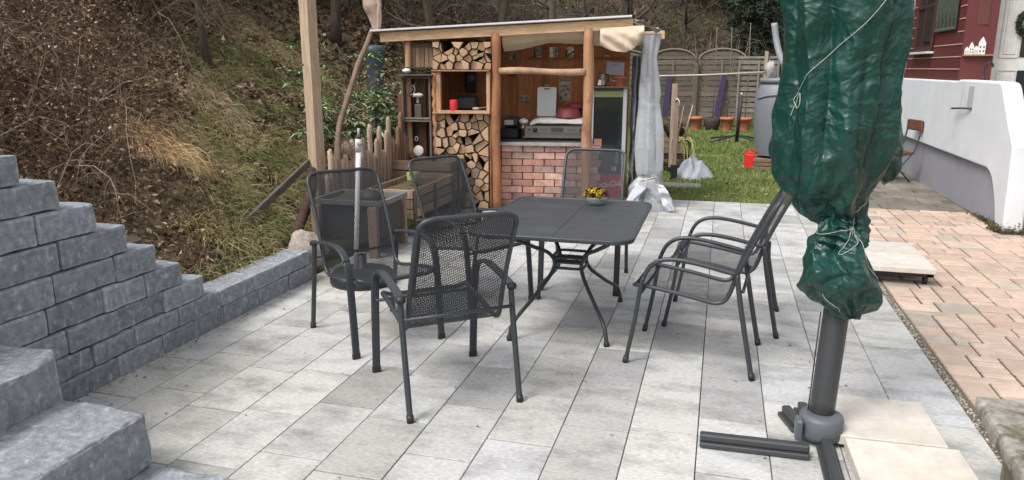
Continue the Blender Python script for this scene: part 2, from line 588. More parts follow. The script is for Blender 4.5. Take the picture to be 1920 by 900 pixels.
# older dark paving beside the house
g = MB()
for i in range(7):
    for j in range(17):
        c = rng.uniform(.10, .17)
        x = 1.62 + i * .26 + (j % 2) * .13
        x2 = min(x + .25, 2.86)
        if x2 - x < .05: continue
        g.box(((x + x2) / 2, 9.56 + j * .26, -.03 + rng.normal() * .004), (x2 - x, .25, .06), .008, tint=(c * 1.1, c * .98, c * .8), rot=(rng.normal() * .006, rng.normal() * .006, 0))
struct(g.build('old_paving', M_red))
# small concrete pad in the lawn
g = MB(); g.box((-.52, 10.75, -.055), (.62, .42, .06), .01, tint=(.22, .21, .18))
struct(g.build('concrete_pad', M_gravel))

# ------------------------------------------------------------------ hillside
def edgeX(y): return np.interp(y, [-20, 4.95, 5.4, 6.0, 7.0, 9.0, 12., 16., 22., 60], [-3.16, -3.16, -3.3, -3.62, -3.95, -4.25, -4.4, -4.0, -3.4, -3.4])
def backZ(y): return np.interp(y, [2.3, 2.58, 3.14, 3.7, 3.95, 4.9, 6.2], [1.18, 1.1, .72, .34, .20, .16, 0.])
def H(x, y):
    d1 = edgeX(y) - x
    d2 = (y - 23.2) * np.interp(x, [-4, 0, 4, 12], [.9, .7, .28, .12])
    k = 1.2
    dd = np.maximum(d1, d2) + 0.25 * np.exp(-np.abs(d1 - d2) / k) * (np.maximum(d1, d2) > 0)
    p = np.stack([x, y, np.zeros_like(x)], -1)
    z0 = backZ(y) * np.clip(1 - d1 / 2.6, 0, 1) * (d1 > -.02)
    slope = np.interp(y, [3, 6, 10, 16], [.60, .62, .68, .72])
    amp = np.clip(dd, 0, 1)
    z = slope * np.maximum(dd, 0) + z0 + amp * (.16 * fbm(p, .55, 3, 3) + .05 * fbm(p, 2.4, 9, 2))
    z = np.where(dd > 9, z - .25 * (dd - 9), z)
    return np.where(dd <= 0, -.35, z)
gx = np.unique(np.concatenate([np.arange(-34, -10, .8), np.arange(-10, -3.2, .16), [-3.17, -3.15], np.arange(-3.1, 0, .4), np.arange(0, 30, 1.)]))
gy = np.concatenate([np.arange(-2, 12, .16), np.arange(12, 24, .4), np.arange(24, 70, 1.)])
GX, GY = np.meshgrid(gx, gy, indexing='ij')
GZ = H(GX, GY)
nX, nY = GX.shape
V = np.stack([GX, GY, GZ], -1).reshape(-1, 3)
ii, jj = np.meshgrid(np.arange(nX - 1), np.arange(nY - 1), indexing='ij')
F = np.stack([ii * nY + jj, (ii + 1) * nY + jj, (ii + 1) * nY + jj + 1, ii * nY + jj + 1], -1).reshape(-1, 4)
keep = (V[F][:, :, 2].max(1) > -.2)
F = F[keep]
hill = fastmesh('hillside', V, F, np.ones((len(F), 3)), M_soil, True)
struct(hill)

def hill_pts(n, x0, x1, y0, y1, dens=None):
    x = rng.uniform(x0, x1, n * 2); y = rng.uniform(y0, y1, n * 2)
    ok = x < edgeX(y) - .03
    ok |= y > 23.6
    if dens is not None: ok &= rng.uniform(size=2 * n) < dens(x, y)
    x, y = x[ok][:n], y[ok][:n]
    return np.stack([x, y, H(x, y)], -1)
def greenmask(x, y):
    """grassy strip of the bank: 0..1"""
    u = (edgeX(y) - x)
    p = np.stack([x, y, np.zeros_like(x)], -1)
    n = fbm(p, .8, 21, 3)
    ratio = -x / np.maximum(y, .5)
    g_ = 1.15 * np.exp(-((ratio - .69) / .13) ** 2) * np.clip((4.2 - u) / 1.5, 0, 1)
    return np.clip(g_ * 1.15 + n * .8 * (g_ > .12) - .05, 0, 1)

# fallen leaves
P = np.concatenate([hill_pts(52000, -9, -3.1, 1.5, 11, lambda x, y: 1.05 - .62 * greenmask(x, y)), hill_pts(22000, -13, -3.1, 8, 22), hill_pts(9000, -12, 9, 22, 34)])
N = len(P)
P[:, 2] += rng.uniform(.0, .05, N)
dist = np.linalg.norm(P - np.array([0, 0, 1.6]), axis=1)
V, F, F3 = leafquads(P, rng.uniform(.018, .045, N) * np.clip(dist / 8, .7, 2.2), flat=.42)
pal = np.array([[.19, .12, .072], [.29, .19, .115], [.09, .054, .036], [.40, .30, .20], [.22, .145, .10], [.58, .49, .39]])
T = pal[rng.choice(6, N, p=[.3, .22, .22, .1, .13, .03])] * rng.uniform(.7, 1.2, (N, 1))
T[P[:, 1] > 11.5] *= .6      # shade under the trees, painted into the leaf colours further up the valley
fastmesh('leaf_litter', V, F3, np.concatenate([T, T]), M_leaf)
tag(bpy.data.objects['leaf_litter'], kind='stuff')

# grass on the bank
P = hill_pts(46000, -8.5, -3.1, 3.5, 11.5, greenmask)
N = len(P)
clump = fbm(P, 2.6, 40, 2)
P = P[clump > -.15]; N = len(P)
dr = np.stack([rng.normal(.55, .45, N), rng.normal(-.25, .45, N), rng.uniform(.5, 1.2, N)], -1)
V, F, fi, _ = strands(P, dr, rng.uniform(.10, .30, N), K=4, r0=rng.uniform(.0025, .005, N), r1=.0006, sides=2, gravity=1.3)
dry = np.clip(fbm(P, 1.3, 55, 3) * 1.3 + .42 + rng.normal(size=N) * .2, 0, 1)[:, None]
T = (1 - dry) * np.array([.15, .165, .06]) + dry * np.array([.39, .315, .17])
T = T * rng.uniform(.7, 1.3, (N, 1))
fastmesh('bank_grass', V, F, T[fi], M_leaf); tag(bpy.data.objects['bank_grass'], kind='stuff')

# pale tufts of dry grass: each a plant
def tuft(c, r, n, L, col, label):
    cz = H(np.array([c[0]]), np.array([c[1]]))[0]
    a = rng.uniform(0, 2 * PI, n); q = np.sqrt(rng.uniform(0, 1, n)) * r
    x = c[0] + q * np.cos(a); y = c[1] + q * np.sin(a) * .8
    Pb = np.stack([x, y, H(x, y)], -1)
    dr = np.stack([rng.normal(.45, .35, n) + np.cos(a) * .5, rng.normal(-.3, .35, n) + np.sin(a) * .4, rng.uniform(.5, 1.1, n)], -1)
    V, F, fi, _ = strands(Pb, dr, rng.uniform(.5, 1.1, n) * L, K=6, r0=.003, r1=.0008, sides=2, gravity=2.2)
    T = np.array(col) * rng.uniform(.35, 1.3, (n, 1))
    o = fastmesh('grass_tuft', V, F, T[fi], M_leaf, origin=(c[0], c[1], cz))
    tag(o, label, 'dry grass', 'tufts of dry grass on the bank')
tuft((-4.60, 5.28), .30, 2000, .48, (.66, .46, .25), 'largest orange-tan tuft of dry grass hanging over brown leaves at the middle of the bank')
tuft((-6.0, 7.9), .45, 900, .42, (.56, .42, .29), 'pale straw tuft of long dry grass high on the bank beside the bare brush')
tuft((-5.35, 6.5), .30, 600, .34, (.46, .34, .20), 'straw-coloured grass tuft in the brown brush, between the high tuft and the orange one')
tuft((-4.35, 6.9), .28, 600, .35, (.30, .25, .11), 'yellowish grass tuft on the green bank just left of the tall wooden post')
tuft((-3.62, 4.55), .16, 350, .25, (.33, .25, .12), 'small yellow-tan grass tuft close behind the low end of the stone wall')
tuft((-3.75, 5.7), .22, 500, .3, (.15, .17, .05), 'greenish grass tuft beside the lower end of the long leaning plank')

# ------------------------------------------------------------------ brush and trees on the slope
def brush(name, n, area, L, col, r0, lean=(.25, -.15), dens=None, K=6, upz=(.5, 1.3)):
    Pb = hill_pts(n, *area, dens)
    n = len(Pb)
    dr = np.stack([rng.normal(lean[0], .55, n), rng.normal(lean[1], .55, n), rng.uniform(*upz, n)], -1)
    V, F, fi, PP = strands(Pb, dr, rng.uniform(L[0], L[1], n), K=K, r0=rng.uniform(.4, 1.2, n) * r0, r1=r0 * .15, sides=3, wiggle=.16, gravity=.7)
    col = np.array(col)
    T = col[rng.integers(0, len(col), n)] * rng.uniform(.6, 1.3, (n, 1))
    # side shoots
    m = n * 2
    src = rng.integers(0, n, m); kk = rng.integers(1, K - 1, m)
    P2 = PP[src, kk]
    dd = PP[src, kk + 1] - PP[src, kk] 
    dd = dd / np.linalg.norm(dd, axis=1)[:, None] + rng.normal(size=(m, 3)) * .7
    V2, F2, fi2, _ = strands(P2, dd, rng.uniform(.2, .55, m) * (L[0] + L[1]) / 2, K=4, r0=r0 * .4, r1=r0 * .1, sides=3, wiggle=.2, gravity=.3)
    o = fastmesh(name, np.concatenate([V, V2]), np.concatenate([F, F2 + len(V)]), np.concatenate([T[fi], T[src][fi2]]), M_twig)
    tag(o, kind='stuff')
RB = [[.13, .066, .042], [.10, .062, .042], [.18, .125, .085], [.06, .04, .028], [.30, .23, .165]]
brush('bare_brush', 6500, (-9.5, -3.9, 1.5, 7.5), (.3, 1.1), RB, .0046, dens=lambda x, y: np.clip((edgeX(y) - x - .45) * .9, 0, 1) * np.clip((-x / y - .86) * 9, 0, 1))
brush('bare_thicket', 5200, (-13, -5.4, 7, 16), (.9, 2.4), [[.085, .06, .048], [.12, .088, .068], [.06, .045, .037], [.20, .16, .125]], .009, dens=lambda x, y: np.clip((edgeX(y) - x - 2.6 - (-x / y < .75) * 1.0) * .6, 0, 1))
brush('far_thicket', 6500, (-14, 9, 15, 34), (1.2, 3.6), [[.06, .047, .038], [.09, .07, .055], [.042, .033, .028], [.15, .12, .095]], .013, dens=lambda x, y: np.clip(edgeX(y) - x - .4, 0, 1) + (y > 24.0))
# dead leaves caught in the brush
P = hill_pts(26000, -9, -3.7, 1.5, 8, lambda x, y: np.clip((edgeX(y) - x - .4) * .9, 0, 1) * np.clip((-x / y - .84) * 9, 0, 1))
P[:, 2] += rng.uniform(0, 1, len(P)) ** 1.6 * .9
V, F, F3 = leafquads(P, rng.uniform(.008, .021, len(P)), flat=.1)
T = pal[rng.choice(6, len(P), p=[.3, .22, .18, .14, .12, .04])] * rng.uniform(.7, 1.25, (len(P), 1))
fastmesh('caught_leaves', V, F3, np.concatenate([T, T]), M_leaf); tag(bpy.data.objects['caught_leaves'], kind='stuff')
# low bramble on the leaf litter
brush('bramble', 900, (-6, -3.3, 2.5, 5.5), (.15, .45), [[.2, .15, .11], [.13, .08, .06]], .003, upz=(.1, .5))

def bare_tree(x, y, h, r, lean, tint, label, kids=9, group='bare trees on the slope', spread=.9):
    z = float(H(np.array([x]), np.array([y]))[0])
    t = thing('bare_tree', label, 'tree', (x, y, z), group)
    n = 10
    pts = []
    for i in range(n):
        q = i / (n - 1)
        pts.append((x + lean[0] * h * q + .05 * h * math.sin(q * 5 + x * 3) * q, y + lean[1] * h * q + .04 * h * math.sin(q * 4 + y), z - .1 + h * q))
    pts = np.array(pts)
    rr = r * (1 - .75 * np.linspace(0, 1, n)); rr[0] *= 1.35
    m = MB(); m.tube(pts, rr, 8, tint=tint)
    m.build('trunk', M_bark, t)
    B, D, Ls, Rs = [], [], [], []
    mb = MB()
    for k in range(kids):
        q = rng.uniform(.22, .95)
        i0 = int(q * (n - 1)); p = pts[i0]
        a = rng.uniform(0, 2 * PI)
        L = h * rng.uniform(.18, .42) * (1.1 - q * .5) * spread
        d = np.array([math.cos(a), math.sin(a), rng.uniform(.3, 1.0)])
        bp = [p]
        for s in range(5):
            d = d / np.linalg.norm(d)
            bp.append(bp[-1] + d * L / 5)
            d = d + rng.normal(size=3) * .22 + np.array([0, 0, .05])
        bp = np.array(bp)
        mb.tube(bp, np.linspace(rr[i0] * .45, rr[i0] * .1, 6), 5, tint=tint)
        for s in range(14):
            j = rng.integers(1, 6)
            B.append(bp[j]); D.append(d * .5 + rng.normal(size=3) * .8 + np.array([0, 0, .2])); Ls.append(L * rng.uniform(.25, .7)); Rs.append(rr[i0] * .12)
    V, F, fi, _ = strands(np.array(B), np.array(D), np.array(Ls), K=5, r0=np.array(Rs), r1=.0015, sides=3, wiggle=.2)
    mb.add(V, F, False, tint)
    mb.build('crown', M_bark, t)
trees = [
 (-4.72, 4.10, 3.0, .052, (-.13, .03), (.20, .155, .12), 'pale crooked tree trunk leaning over the top stones of the stepped wall'),
 (-7.6, 6.6, 4.5, .05, (.03, .0), (.085, .065, .055), 'dark thin tree in the dense reddish brush at the upper left'),
 (-6.6, 8.6, 5.0, .055, (.02, .0), (.10, .08, .07), 'grey-brown tree where the reddish brush meets the straw-coloured grass'),
 (-7.9, 10.5, 5.0, .09, (-.04, .0), (.09, .07, .055), 'dark tree at the top of the bank left of the tall wooden post'),
 (-7.2, 13.2, 5.5, .10, (.05, .0), (.07, .055, .045), 'dark tree on the slope between the tall wooden post and the pale carved lump'),
 (-5.9, 15.0, 5.5, .11, (-.03, .0), (.10, .085, .065), 'nearest dark tree above the left end of the shed roof'),
 (-4.9, 16.8, 6., .12, (.06, .0), (.075, .062, .05), 'leaning dark tree above the shed roof over the upper firewood'),
 (-4.3, 19.2, 6., .12, (-.05, .0), (.12, .10, .08), 'brown tree above the middle of the shed roof'),
 (-3.9, 21.6, 6., .10, (.03, .0), (.08, .066, .055), 'slim dark tree above the shed roof left of its right-hand log post'),
 (-3.0, 25.5, 7., .14, (-.02, .0), (.075, .062, .05), 'dark tree above the right end of the shed roof beam'),
 (-1.4, 26.2, 6., .10, (.04, .0), (.10, .08, .06), 'thin bare tree behind the left arched fence panel'),
]
for (x, y, h, r, ln, tn, lb) in trees: bare_tree(x, y, h, r, ln, tn, lb)

# upright bare sapling behind the fence
def sapling(x, y, h, n, label):
    z = float(H(np.array([x]), np.array([y]))[0])
    t = thing('bare_shrub', label, 'shrub', (x, y, z), 'bare shrubs behind the fence')
    Pb = np.repeat(np.array([[x, y, z]]), n, 0) + rng.normal(size=(n, 3)) * [.12, .12, 0]
    a = rng.uniform(-1, 1, n)
    dr = np.stack([a * .6, rng.normal(0, .25, n), np.full(n, 1.)], -1)
    V, F, fi, PP = strands(Pb, dr, rng.uniform(.7, 1., n) * h, K=8, r0=.022, r1=.004, sides=3, wiggle=.05, bend=np.stack([-a * .3, a * 0, a * 0], -1))
    fastmesh('stems', V, F, np.full((len(F), 3), (.22, .19, .155)), M_twig, origin=(x, y, z), parent=t)
    m = n * 6
    src = rng.integers(0, n, m); kk = rng.integers(2, 7, m)
    V, F, fi, _ = strands(PP[src, kk], dr[src] + rng.normal(size=(m, 3)) * .5, rng.uniform(.2, .6, m) * h * .4, K=4, r0=.008, r1=.003, sides=3, wiggle=.1)
    fastmesh('twigs', V, F, np.full((len(F), 3), (.15, .125, .10)), M_twig, origin=(x, y, z), parent=t)
sapling(-.15, 22.4, 3.2, 14, 'pale upright bare shrub fanning out behind the joint of the two arched fence panels')
sapling(1.0, 23.0, 2.4, 10, 'lower bare shrub spreading behind the straight fence panel')

# dark conifers to the right above the fence
M_needle = mat('conifer_needles', tint=True, rough=.85, var=.3, scale=4, spec=.2)
def conifer(x, y, h, rad, label, tint=(.035, .05, .034)):
    z = float(H(np.array([x]), np.array([y]))[0])
    t = thing('conifer', label, 'conifer', (x, y, z), 'conifers behind the fence')
    m = MB(); m.tube([(x, y, z - .2), (x + .05, y, z + h * .5), (x, y, z + h)], [.16, .1, .02], 8, tint=(.08, .06, .05)); m.build('trunk', M_bark, t)
    P, D, Nn = [], [], []
    mb = MB()
    for k in range(95):
        q = rng.uniform(.06, .98)
        zz = z + h * q
        L = rad * (1 - q * .85) * rng.uniform(.6, 1.15)
        a = rng.uniform(0, 2 * PI)
        ts = np.linspace(0, 1, 8)
        bp = np.stack([x + math.cos(a) * L * ts, y + math.sin(a) * L * ts, zz - L * .35 * ts ** 1.5 + .1 * L * np.sin(ts * 3)], -1)
        mb.tube(bp, np.linspace(.025, .005, 8), 4, tint=(.07, .055, .045))
        for s in range(80):
            tt = rng.uniform(.15, 1)
            c = np.array([np.interp(tt, ts, bp[:, i]) for i in range(3)])
            side = rng.uniform(-1, 1) * L * .22 * (1.1 - tt)
            P.append(c + np.array([-math.sin(a) * side, math.cos(a) * side, -abs(rng.normal()) * .12]))
    mb.build('branches', M_bark, t)
    P = np.array(P)
    V, F, F3 = leafquads(P, rng.uniform(.05, .13, len(P)), flat=.2, aspect=.35)
    T = np.array(tint) * rng.uniform(.5, 1.6, (len(P), 1))
    fastmesh('crown', V, F3, np.concatenate([T, T]), M_needle, origin=(x, y, z), parent=t)
conifer(.9, 25.6, 5.0, 1.7, 'dark green conifer behind the straight fence panel, left of the covered parasol')
conifer(2.4, 27.5, 6.0, 2.0, 'dark conifer rising partly behind the green covered parasol')
conifer(-.6, 30.0, 6.0, 2.0, 'dull dark conifer furthest back above the two arched fence panels', (.03, .038, .03))
conifer(6.0, 24.0, 6.0, 2.2, 'dark conifer behind the corner of the red house')

# ------------------------------------------------------------------ stone wall and big stones
def stone(mb, c, d, seed, res=.035, rnd=.02, amp=.008, tint=(.16, .18, .21), amp2=0., chips=0):
    d = np.array(d, float)
    n = np.maximum(3, np.round(d / res).astype(int))
    h = d / 2
    Vs, Fs, Ts, off = [], [], [], 0
    for ax in range(3):
        o1, o2 = (ax + 1) % 3, (ax + 2) % 3
        for sg in (-1, 1):
            a = np.linspace(-1, 1, n[o1] + 1); b = np.linspace(-1, 1, n[o2] + 1)
            A, B = np.meshgrid(a, b, indexing='ij')
            p = np.zeros(A.shape + (3,))
            p[..., ax] = sg; p[..., o1] = A; p[..., o2] = B
            p = p * h
            inner = h - rnd
            cl = np.clip(p, -inner, inner)
            dv = p - cl
            ln = np.linalg.norm(dv, axis=-1, keepdims=True)
            nn = dv / np.maximum(ln, 1e-9)
            q = cl + nn * rnd
            w = q + np.array(c)
            e = fbm(w + seed * 3.7, 9., seed, 3)[..., None] * amp
            e2 = fbm(w + seed * 1.3, 3.2, seed + 5, 2)[..., None] * amp2
            # edges are knocked off more than the faces
            edge = (np.sum(np.abs(p) > inner, axis=-1) >= 2)[..., None]
            e = e - edge * amp * (.6 + 1.2 * vnoise(w, 14., seed + 2)[..., None])
            q = q + nn * (e + e2)
            if chips:
                for ci in range(chips):
                    r2 = np.random.default_rng(seed * 31 + ci)
                    cn = r2.normal(size=3); cn /= np.linalg.norm(cn)
                    sgn = np.sign(cn); lim = (np.abs(cn) * h).sum() * r2.uniform(.80, .93)
                    s_ = q @ cn
                    q = q - .80 * np.maximum(s_ - lim, 0)[..., None] * cn
            Vs.append((q + np.array(c)).reshape(-1, 3))
            nb = n[o2] + 1
            ii, jj = np.meshgrid(np.arange(n[o1]), np.arange(n[o2]), indexing='ij')
            f = np.stack([ii * nb + jj, (ii + 1) * nb + jj, (ii + 1) * nb + jj + 1, ii * nb + jj + 1], -1).reshape(-1, 4) + off
            if sg < 0: f = f[:, ::-1]
            ed = edge[..., 0].astype(float); ed = (ed[:-1, :-1] + ed[1:, :-1] + ed[:-1, 1:] + ed[1:, 1:]).ravel() / 4
            wn_ = .5 + .5 * vnoise((q + np.array(c)).reshape(-1, 3)[f[:, 0] - off], 25., seed + 9)
            Ts.append(np.array(tint)[None, :] * (1 + .55 * np.clip(ed * wn_ * 1.5, 0, 1))[:, None])
            Fs.append(f); off += (n[o1] + 1) * nb
    mb.add(np.concatenate(Vs), np.concatenate(Fs).tolist(), True, np.concatenate(Ts))

courses = [(-.03, .121), (.121, .237), (.237, .369), (.369, .504), (.504, .650), (.650, .800), (.800, .948), (.948, 1.088), (1.088, 1.225), (1.225, 1.37)]
ends = [4.98, 4.94, 3.72, 3.53, 3.345, 3.155, 2.965, 2.775, 2.59, 2.40]
wt = thing('stone_wall', 'stepped blue-grey block wall along the left edge of the patio, its courses rising towards the camera', 'wall', (-3.1, 3.6, 0))
mb = MB()
sd_ = 1
for ci, ((z0, z1), ye) in enumerate(zip(courses, ends)):
    y = ye
    first = True
    while y > 1.6:
        L = rng.uniform(.27, .42)
        if ci % 2 == 0 and first: L = rng.uniform(.28, .36)
        if y - L < 1.6: L = y - 1.5
        tc_ = rng.uniform(.22, .32)
        off = rng.normal() * .006
        stone(mb, (-3.085 + off, y - L / 2, (z0 + z1) / 2), (.215, L - .004, z1 - z0 - .003 - rng.uniform(0, .004)), sd_, .016, .007, .0042, tint=(tc_ * .93, tc_ * 1.0, tc_ * 1.09), amp2=.002)
        y -= L; sd_ += 1; first = False
mb.build('blocks', M_stone, wt)
mb = MB()
for ci, ((z0, z1), ye) in enumerate(zip(courses, ends)):
    mb.box((-3.11, (1.55 + ye - .05) / 2, (z0 + z1) / 2), (.13, ye - .05 - 1.55, z1 - z0 - .03), 0)
mb.build('joints', M_joint, wt)

def big(name, c, d, label, seed, chips=7, lift=0.):
    m = MB(); tc_ = .28
    stone(m, c, d, seed, .012, .009, .009, tint=(tc_ * .94, tc_ * 1.0, tc_ * 1.08), amp2=.012, chips=chips)
    o = m.build(name, M_stone)
    return tag(o, label, 'stone', 'large rough stone steps')
big('stone_block', (-2.84, 1.82, .372), (.70, .90, .205), 'top one of the big rough grey stones at the lower left', 101, 8)
big('stone_block', (-2.62, 1.85, .158), (1.01, .78, .232), 'middle big rough grey stone at the lower left with a broken corner showing', 205, 9)
big('stone_block', (-2.08, 1.72, -.02), (.78, 1.02, .14), 'lowest big rough grey stone, only its top showing at the bottom picture edge', 307, 5)

# pale boulder at the end of the low wall
m = MB(); m.ball((-3.16, 5.20, .15), (.14, .17, .17), 22, 14, noise=.35, seed=5, ns=1.7, tint=(.36, .31, .27))
m.build('boulder', M_gravel); tag(bpy.data.objects['boulder'], 'pale pinkish boulder lying at the far end of the low stone wall', 'boulder')
# clay bowl behind the wall
m = MB(); m.lathe([(.055, 0), (.085, .06), (.095, .12), (.088, .125), (.075, .06), (.0, .03)], (-3.30, 3.47, .50), 18, tint=(.075, .06, .05), caps=False)
o = m.build('clay_pot', M_tintm); tag(o, 'small dark round pot standing behind a step of the stone wall', 'pot')

# ------------------------------------------------------------------ chairs
def smooth_profile():
    return cat_rom([(.648, .425), (.645, .440), (.60, .443), (.48, .428), (.36, .410), (.26, .390), (.205, .385), (.165, .405), (.14, .455), (.11, .555), (.05, .70), (-.02, .85), (-.082, .965)], 5)
PROF = smooth_profile()
PS = np.concatenate([[0], np.cumsum(np.linalg.norm(np.diff(PROF, axis=0), axis=1))])
SL = PS[-1]
def prof_at(t):
    return np.stack([np.interp(t, PS, PROF[:, 0]), np.interp(t, PS, PROF[:, 1])], -1)
Y0C = .3225
HW = .235
def corner_w(t):
    """half width of the sling at arc length t, with rounded corners"""
    t = np.asarray(t, float); r1, r2 = .07, .055
    w = np.full(t.shape, HW)
    a = np.clip(SL - t, 0, r1); w = np.where(t > SL - r1, HW - r1 + np.sqrt(np.maximum(r1 ** 2 - (r1 - a) ** 2, 0)), w)
    b = np.clip(t, 0, r2); w = np.where(t < r2, HW - r2 + np.sqrt(np.maximum(r2 ** 2 - (r2 - b) ** 2, 0)), w)
    return w
def sling_mesh(cw=.0195, ch=.0092, inner=.56):
    V, F = [], []
    rows = int(SL / (ch / 2))
    n = 0
    for j in range(rows + 1):
        t = j * ch / 2
        xo = 0 if j % 2 == 0 else cw / 2
        i = np.arange(-int(HW / cw) - 2, int(HW / cw) + 3)
        cx = i * cw + xo
        w = corner_w(np.array([t]))[0]
        cx = cx[np.abs(cx) < w - .001]
        for x in cx:
            pts = [(x - cw / 2, t), (x, t - ch / 2), (x + cw / 2, t), (x, t + ch / 2)]
            k = inner
            pin = [(x - cw / 2 * k, t), (x, t - ch / 2 * k), (x + cw / 2 * k, t), (x, t + ch / 2 * k)]
            V += pts + pin
            for a in range(4):
                b = (a + 1) % 4
                F.append((n + a, n + b, n + 4 + b, n + 4 + a))
            n += 8
    V = np.array(V)
    w = corner_w(np.clip(V[:, 1], 0, SL))
    V[:, 0] = np.clip(V[:, 0], -w, w)
    pz = prof_at(np.clip(V[:, 1], 0, SL))
    # slight hollow across the seat
    dip = -.012 * (1 - (V[:, 0] / HW) ** 2) * np.clip(1 - V[:, 1] / .5, 0, 1) * np.clip(V[:, 1] / .1, 0, 1)
    return np.stack([V[:, 0], pz[:, 0] - Y0C, pz[:, 1] + dip], -1), F
def make_chair(kind, label, group):
    t = thing('garden_chair', label, 'chair', (0, 0, 0), group)
    tt = np.concatenate([np.linspace(0, .055, 6), np.linspace(.09, SL - .09, 34), np.linspace(SL - .07, SL, 8)])
    right = [(corner_w(np.array([q]))[0], *prof_at(q)) for q in tt]
    loop = [(x, s - Y0C, z) for x, s, z in right] + [(-x, s - Y0C, z) for x, s, z in right[::-1]]
    top = prof_at(SL)
    m = MB(); m.tube(loop, .0115 if kind == 'flat' else .012, 8, closed=True); fr = m.build('seat_frame', M_plastgrey, t, local=True)
    V, F = sling_mesh()
    m = MB(); m.add(V, F); m.build('mesh_sling', M_sling, t, local=True)
    W = .2775 if kind == 'flat' else .2725
    m = MB(); m.tube([(-W + .005, .075 - Y0C, .472), (W - .005, .075 - Y0C, .472)], .009, 6); m.build('crossbar', M_plastgrey, t, local=True)
    m = MB(); m.tube([(-W, .60 - Y0C, .415), (W, .60 - Y0C, .415)], .009, 6); m.build('crossbar', M_plastgrey, t, local=True)
    for sgn in (-1, 1):
        x = sgn * W
        if kind == 'flat':
            arm = cat_rom([(.085, .566), (.20, .588), (.34, .606), (.44, .608), (.52, .590), (.575, .545), (.600, .47), (.615, .36), (.630, .20), (.645, .012)], 5)
            pts = [(x, s - Y0C, z) for s, z in arm]
            k = int(len(pts) * .56)
            m = MB(); m.tube(pts[:k + 1], 1, 12, flat=(.040, .017), up=(1, 0, 0), smooth=True)
            # up=(1,0,0) makes the first flat axis run in the plane of the arm; swap it
            m = MB(); m.tube(pts[:k + 1], 1, 12, flat=(.017, .042), up=(1, 0, 0)); a_ = m.build('armrest', M_plastgrey, t, local=True)
            m = MB(); m.lathe([(.0, .0), (.022, 0), (.024, .012), (.02, .026), (0, .03)], (x, .098 - Y0C, .553), 12, caps=False); m.build('end_cap', M_black, a_, local=True)
            m = MB(); m.tube(pts[k:], 1, 12, flat=(.017, .042), up=(1, 0, 0)); l1 = m.build('leg', M_plastgrey, t, local=True)
            m = MB(); m.box((x, .645 - Y0C, .018), (.046, .022, .036), .004); m.build('foot_cap', M_black, l1, local=True)
        else:
            arm = cat_rom([(.115, .562), (.20, .58), (.32, .602), (.42, .612), (.50, .602), (.555, .565), (.590, .50), (.608, .42), (.63, .25), (.672, .012)], 5)
            pts = [(x, s - Y0C, z) for s, z in arm]
            k = int(len(pts) * .66)
            m = MB(); m.tube(pts[:k + 1], .0125, 8); m.build('armrest', M_plastgrey, t, local=True)
            m = MB(); m.tube(pts[k:], .0125, 8); l1 = m.build('leg', M_plastgrey, t, local=True)
            m = MB(); m.tube([(x, .668 - Y0C, .035), (x, .675 - Y0C, .0)], .0165, 8); m.build('foot_cap', M_black, l1, local=True)
        rl = cat_rom([(.108, .560), (.10, .50), (.075, .36), (.03, .14), (0, .0)], 5)
        p2 = [(x, s - Y0C, z) for s, z in rl]
        m = MB(); m.tube(p2, .0145, 8); l2 = m.build('leg', M_plastgrey, t, local=True)
        m = MB(); m.tube([(x, .006 - Y0C, .035), (x, -Y0C, .0)], .0175, 8); m.build('foot_cap', M_black, l2, local=True)
    return t
M_sling = mat('expanded_metal', (.026, .030, .034), rough=.65, var=.1, scale=20, spec=.25)
ch_flat = make_chair('flat', 'x', 'x')
ch_tube = make_chair('tube', 'x', 'x')
def put_chair(src, used, x, y, deg, label, group):
    o = src if not used else copy_tree(src)
    a = R(deg)
    o.location = (x + math.cos(a) * Y0C, y + math.sin(a) * Y0C, 0)
    o.rotation_euler = (0, 0, a - PI / 2)
    o['label'] = label; o['group'] = group
G1, G2 = 'high-backed mesh garden chairs with flat armrests', 'mesh garden chairs with curved round armrests'
put_chair(ch_flat, 0, -1.083, 3.105, 129.3, 'nearest anthracite mesh garden chair, standing with its back towards the camera', G1)
put_chair(ch_flat, 1, -2.228, 4.186, -38.5, 'anthracite mesh garden chair in front of the white pole, leftmost of the chairs', G1)
put_chair(ch_flat, 1, -1.911, 4.99, -31.0, 'anthracite mesh garden chair in front of the firewood, left of the table', G1)
put_chair(ch_flat, 1, -.935, 5.789, -89.6, 'anthracite mesh garden chair at the far side of the table before the brick counter', G1)
put_chair(ch_tube, 0, .264, 4.129, 174.4, 'nearer one of the two side-on mesh chairs right of the table', G2)
put_chair(ch_tube, 1, .419, 4.816, 176.2, 'farther one of the two side-on mesh chairs, next to the green parasol cover', G2)

# ------------------------------------------------------------------ table
t = thing('garden_table', 'anthracite garden table with a rounded top and curved metal legs on the paving', 'table', (-.865, 4.40, 0))
TX0, TX1, TY0, TY1, RC = -1.325, -.405, 3.775, 5.02, .11
def rrect(x0, x1, y0, y1, r, n=8):
    out = []
    for cx_, cy_, a0 in ((x1 - r, y1 - r, 0), (x0 + r, y1 - r, 90), (x0 + r, y0 + r, 180), (x1 - r, y0 + r, 270)):
        for k in range(n + 1):
            a = R(a0 + 90 * k / n); out.append((cx_ + r * math.cos(a), cy_ + r * math.sin(a)))
    return out
M_top = mat('table_top_metal', (.038, .045, .052), rough=.36, var=.15, scale=2.5, stretch=(1, 12, 1), bump=.25, bscale=420, bdist=.001, spec=.5, rvar=.10, col2=(.075, .08, .085), c2scale=3., c2lo=.55, c2hi=.8)
m = MB()
xm = -.835
m.prism(rrect(TX0 + .01, xm - .0015, TY0 + .01, TY1 - .01, .012, 3), .700, .716)
top1 = None
m = MB()
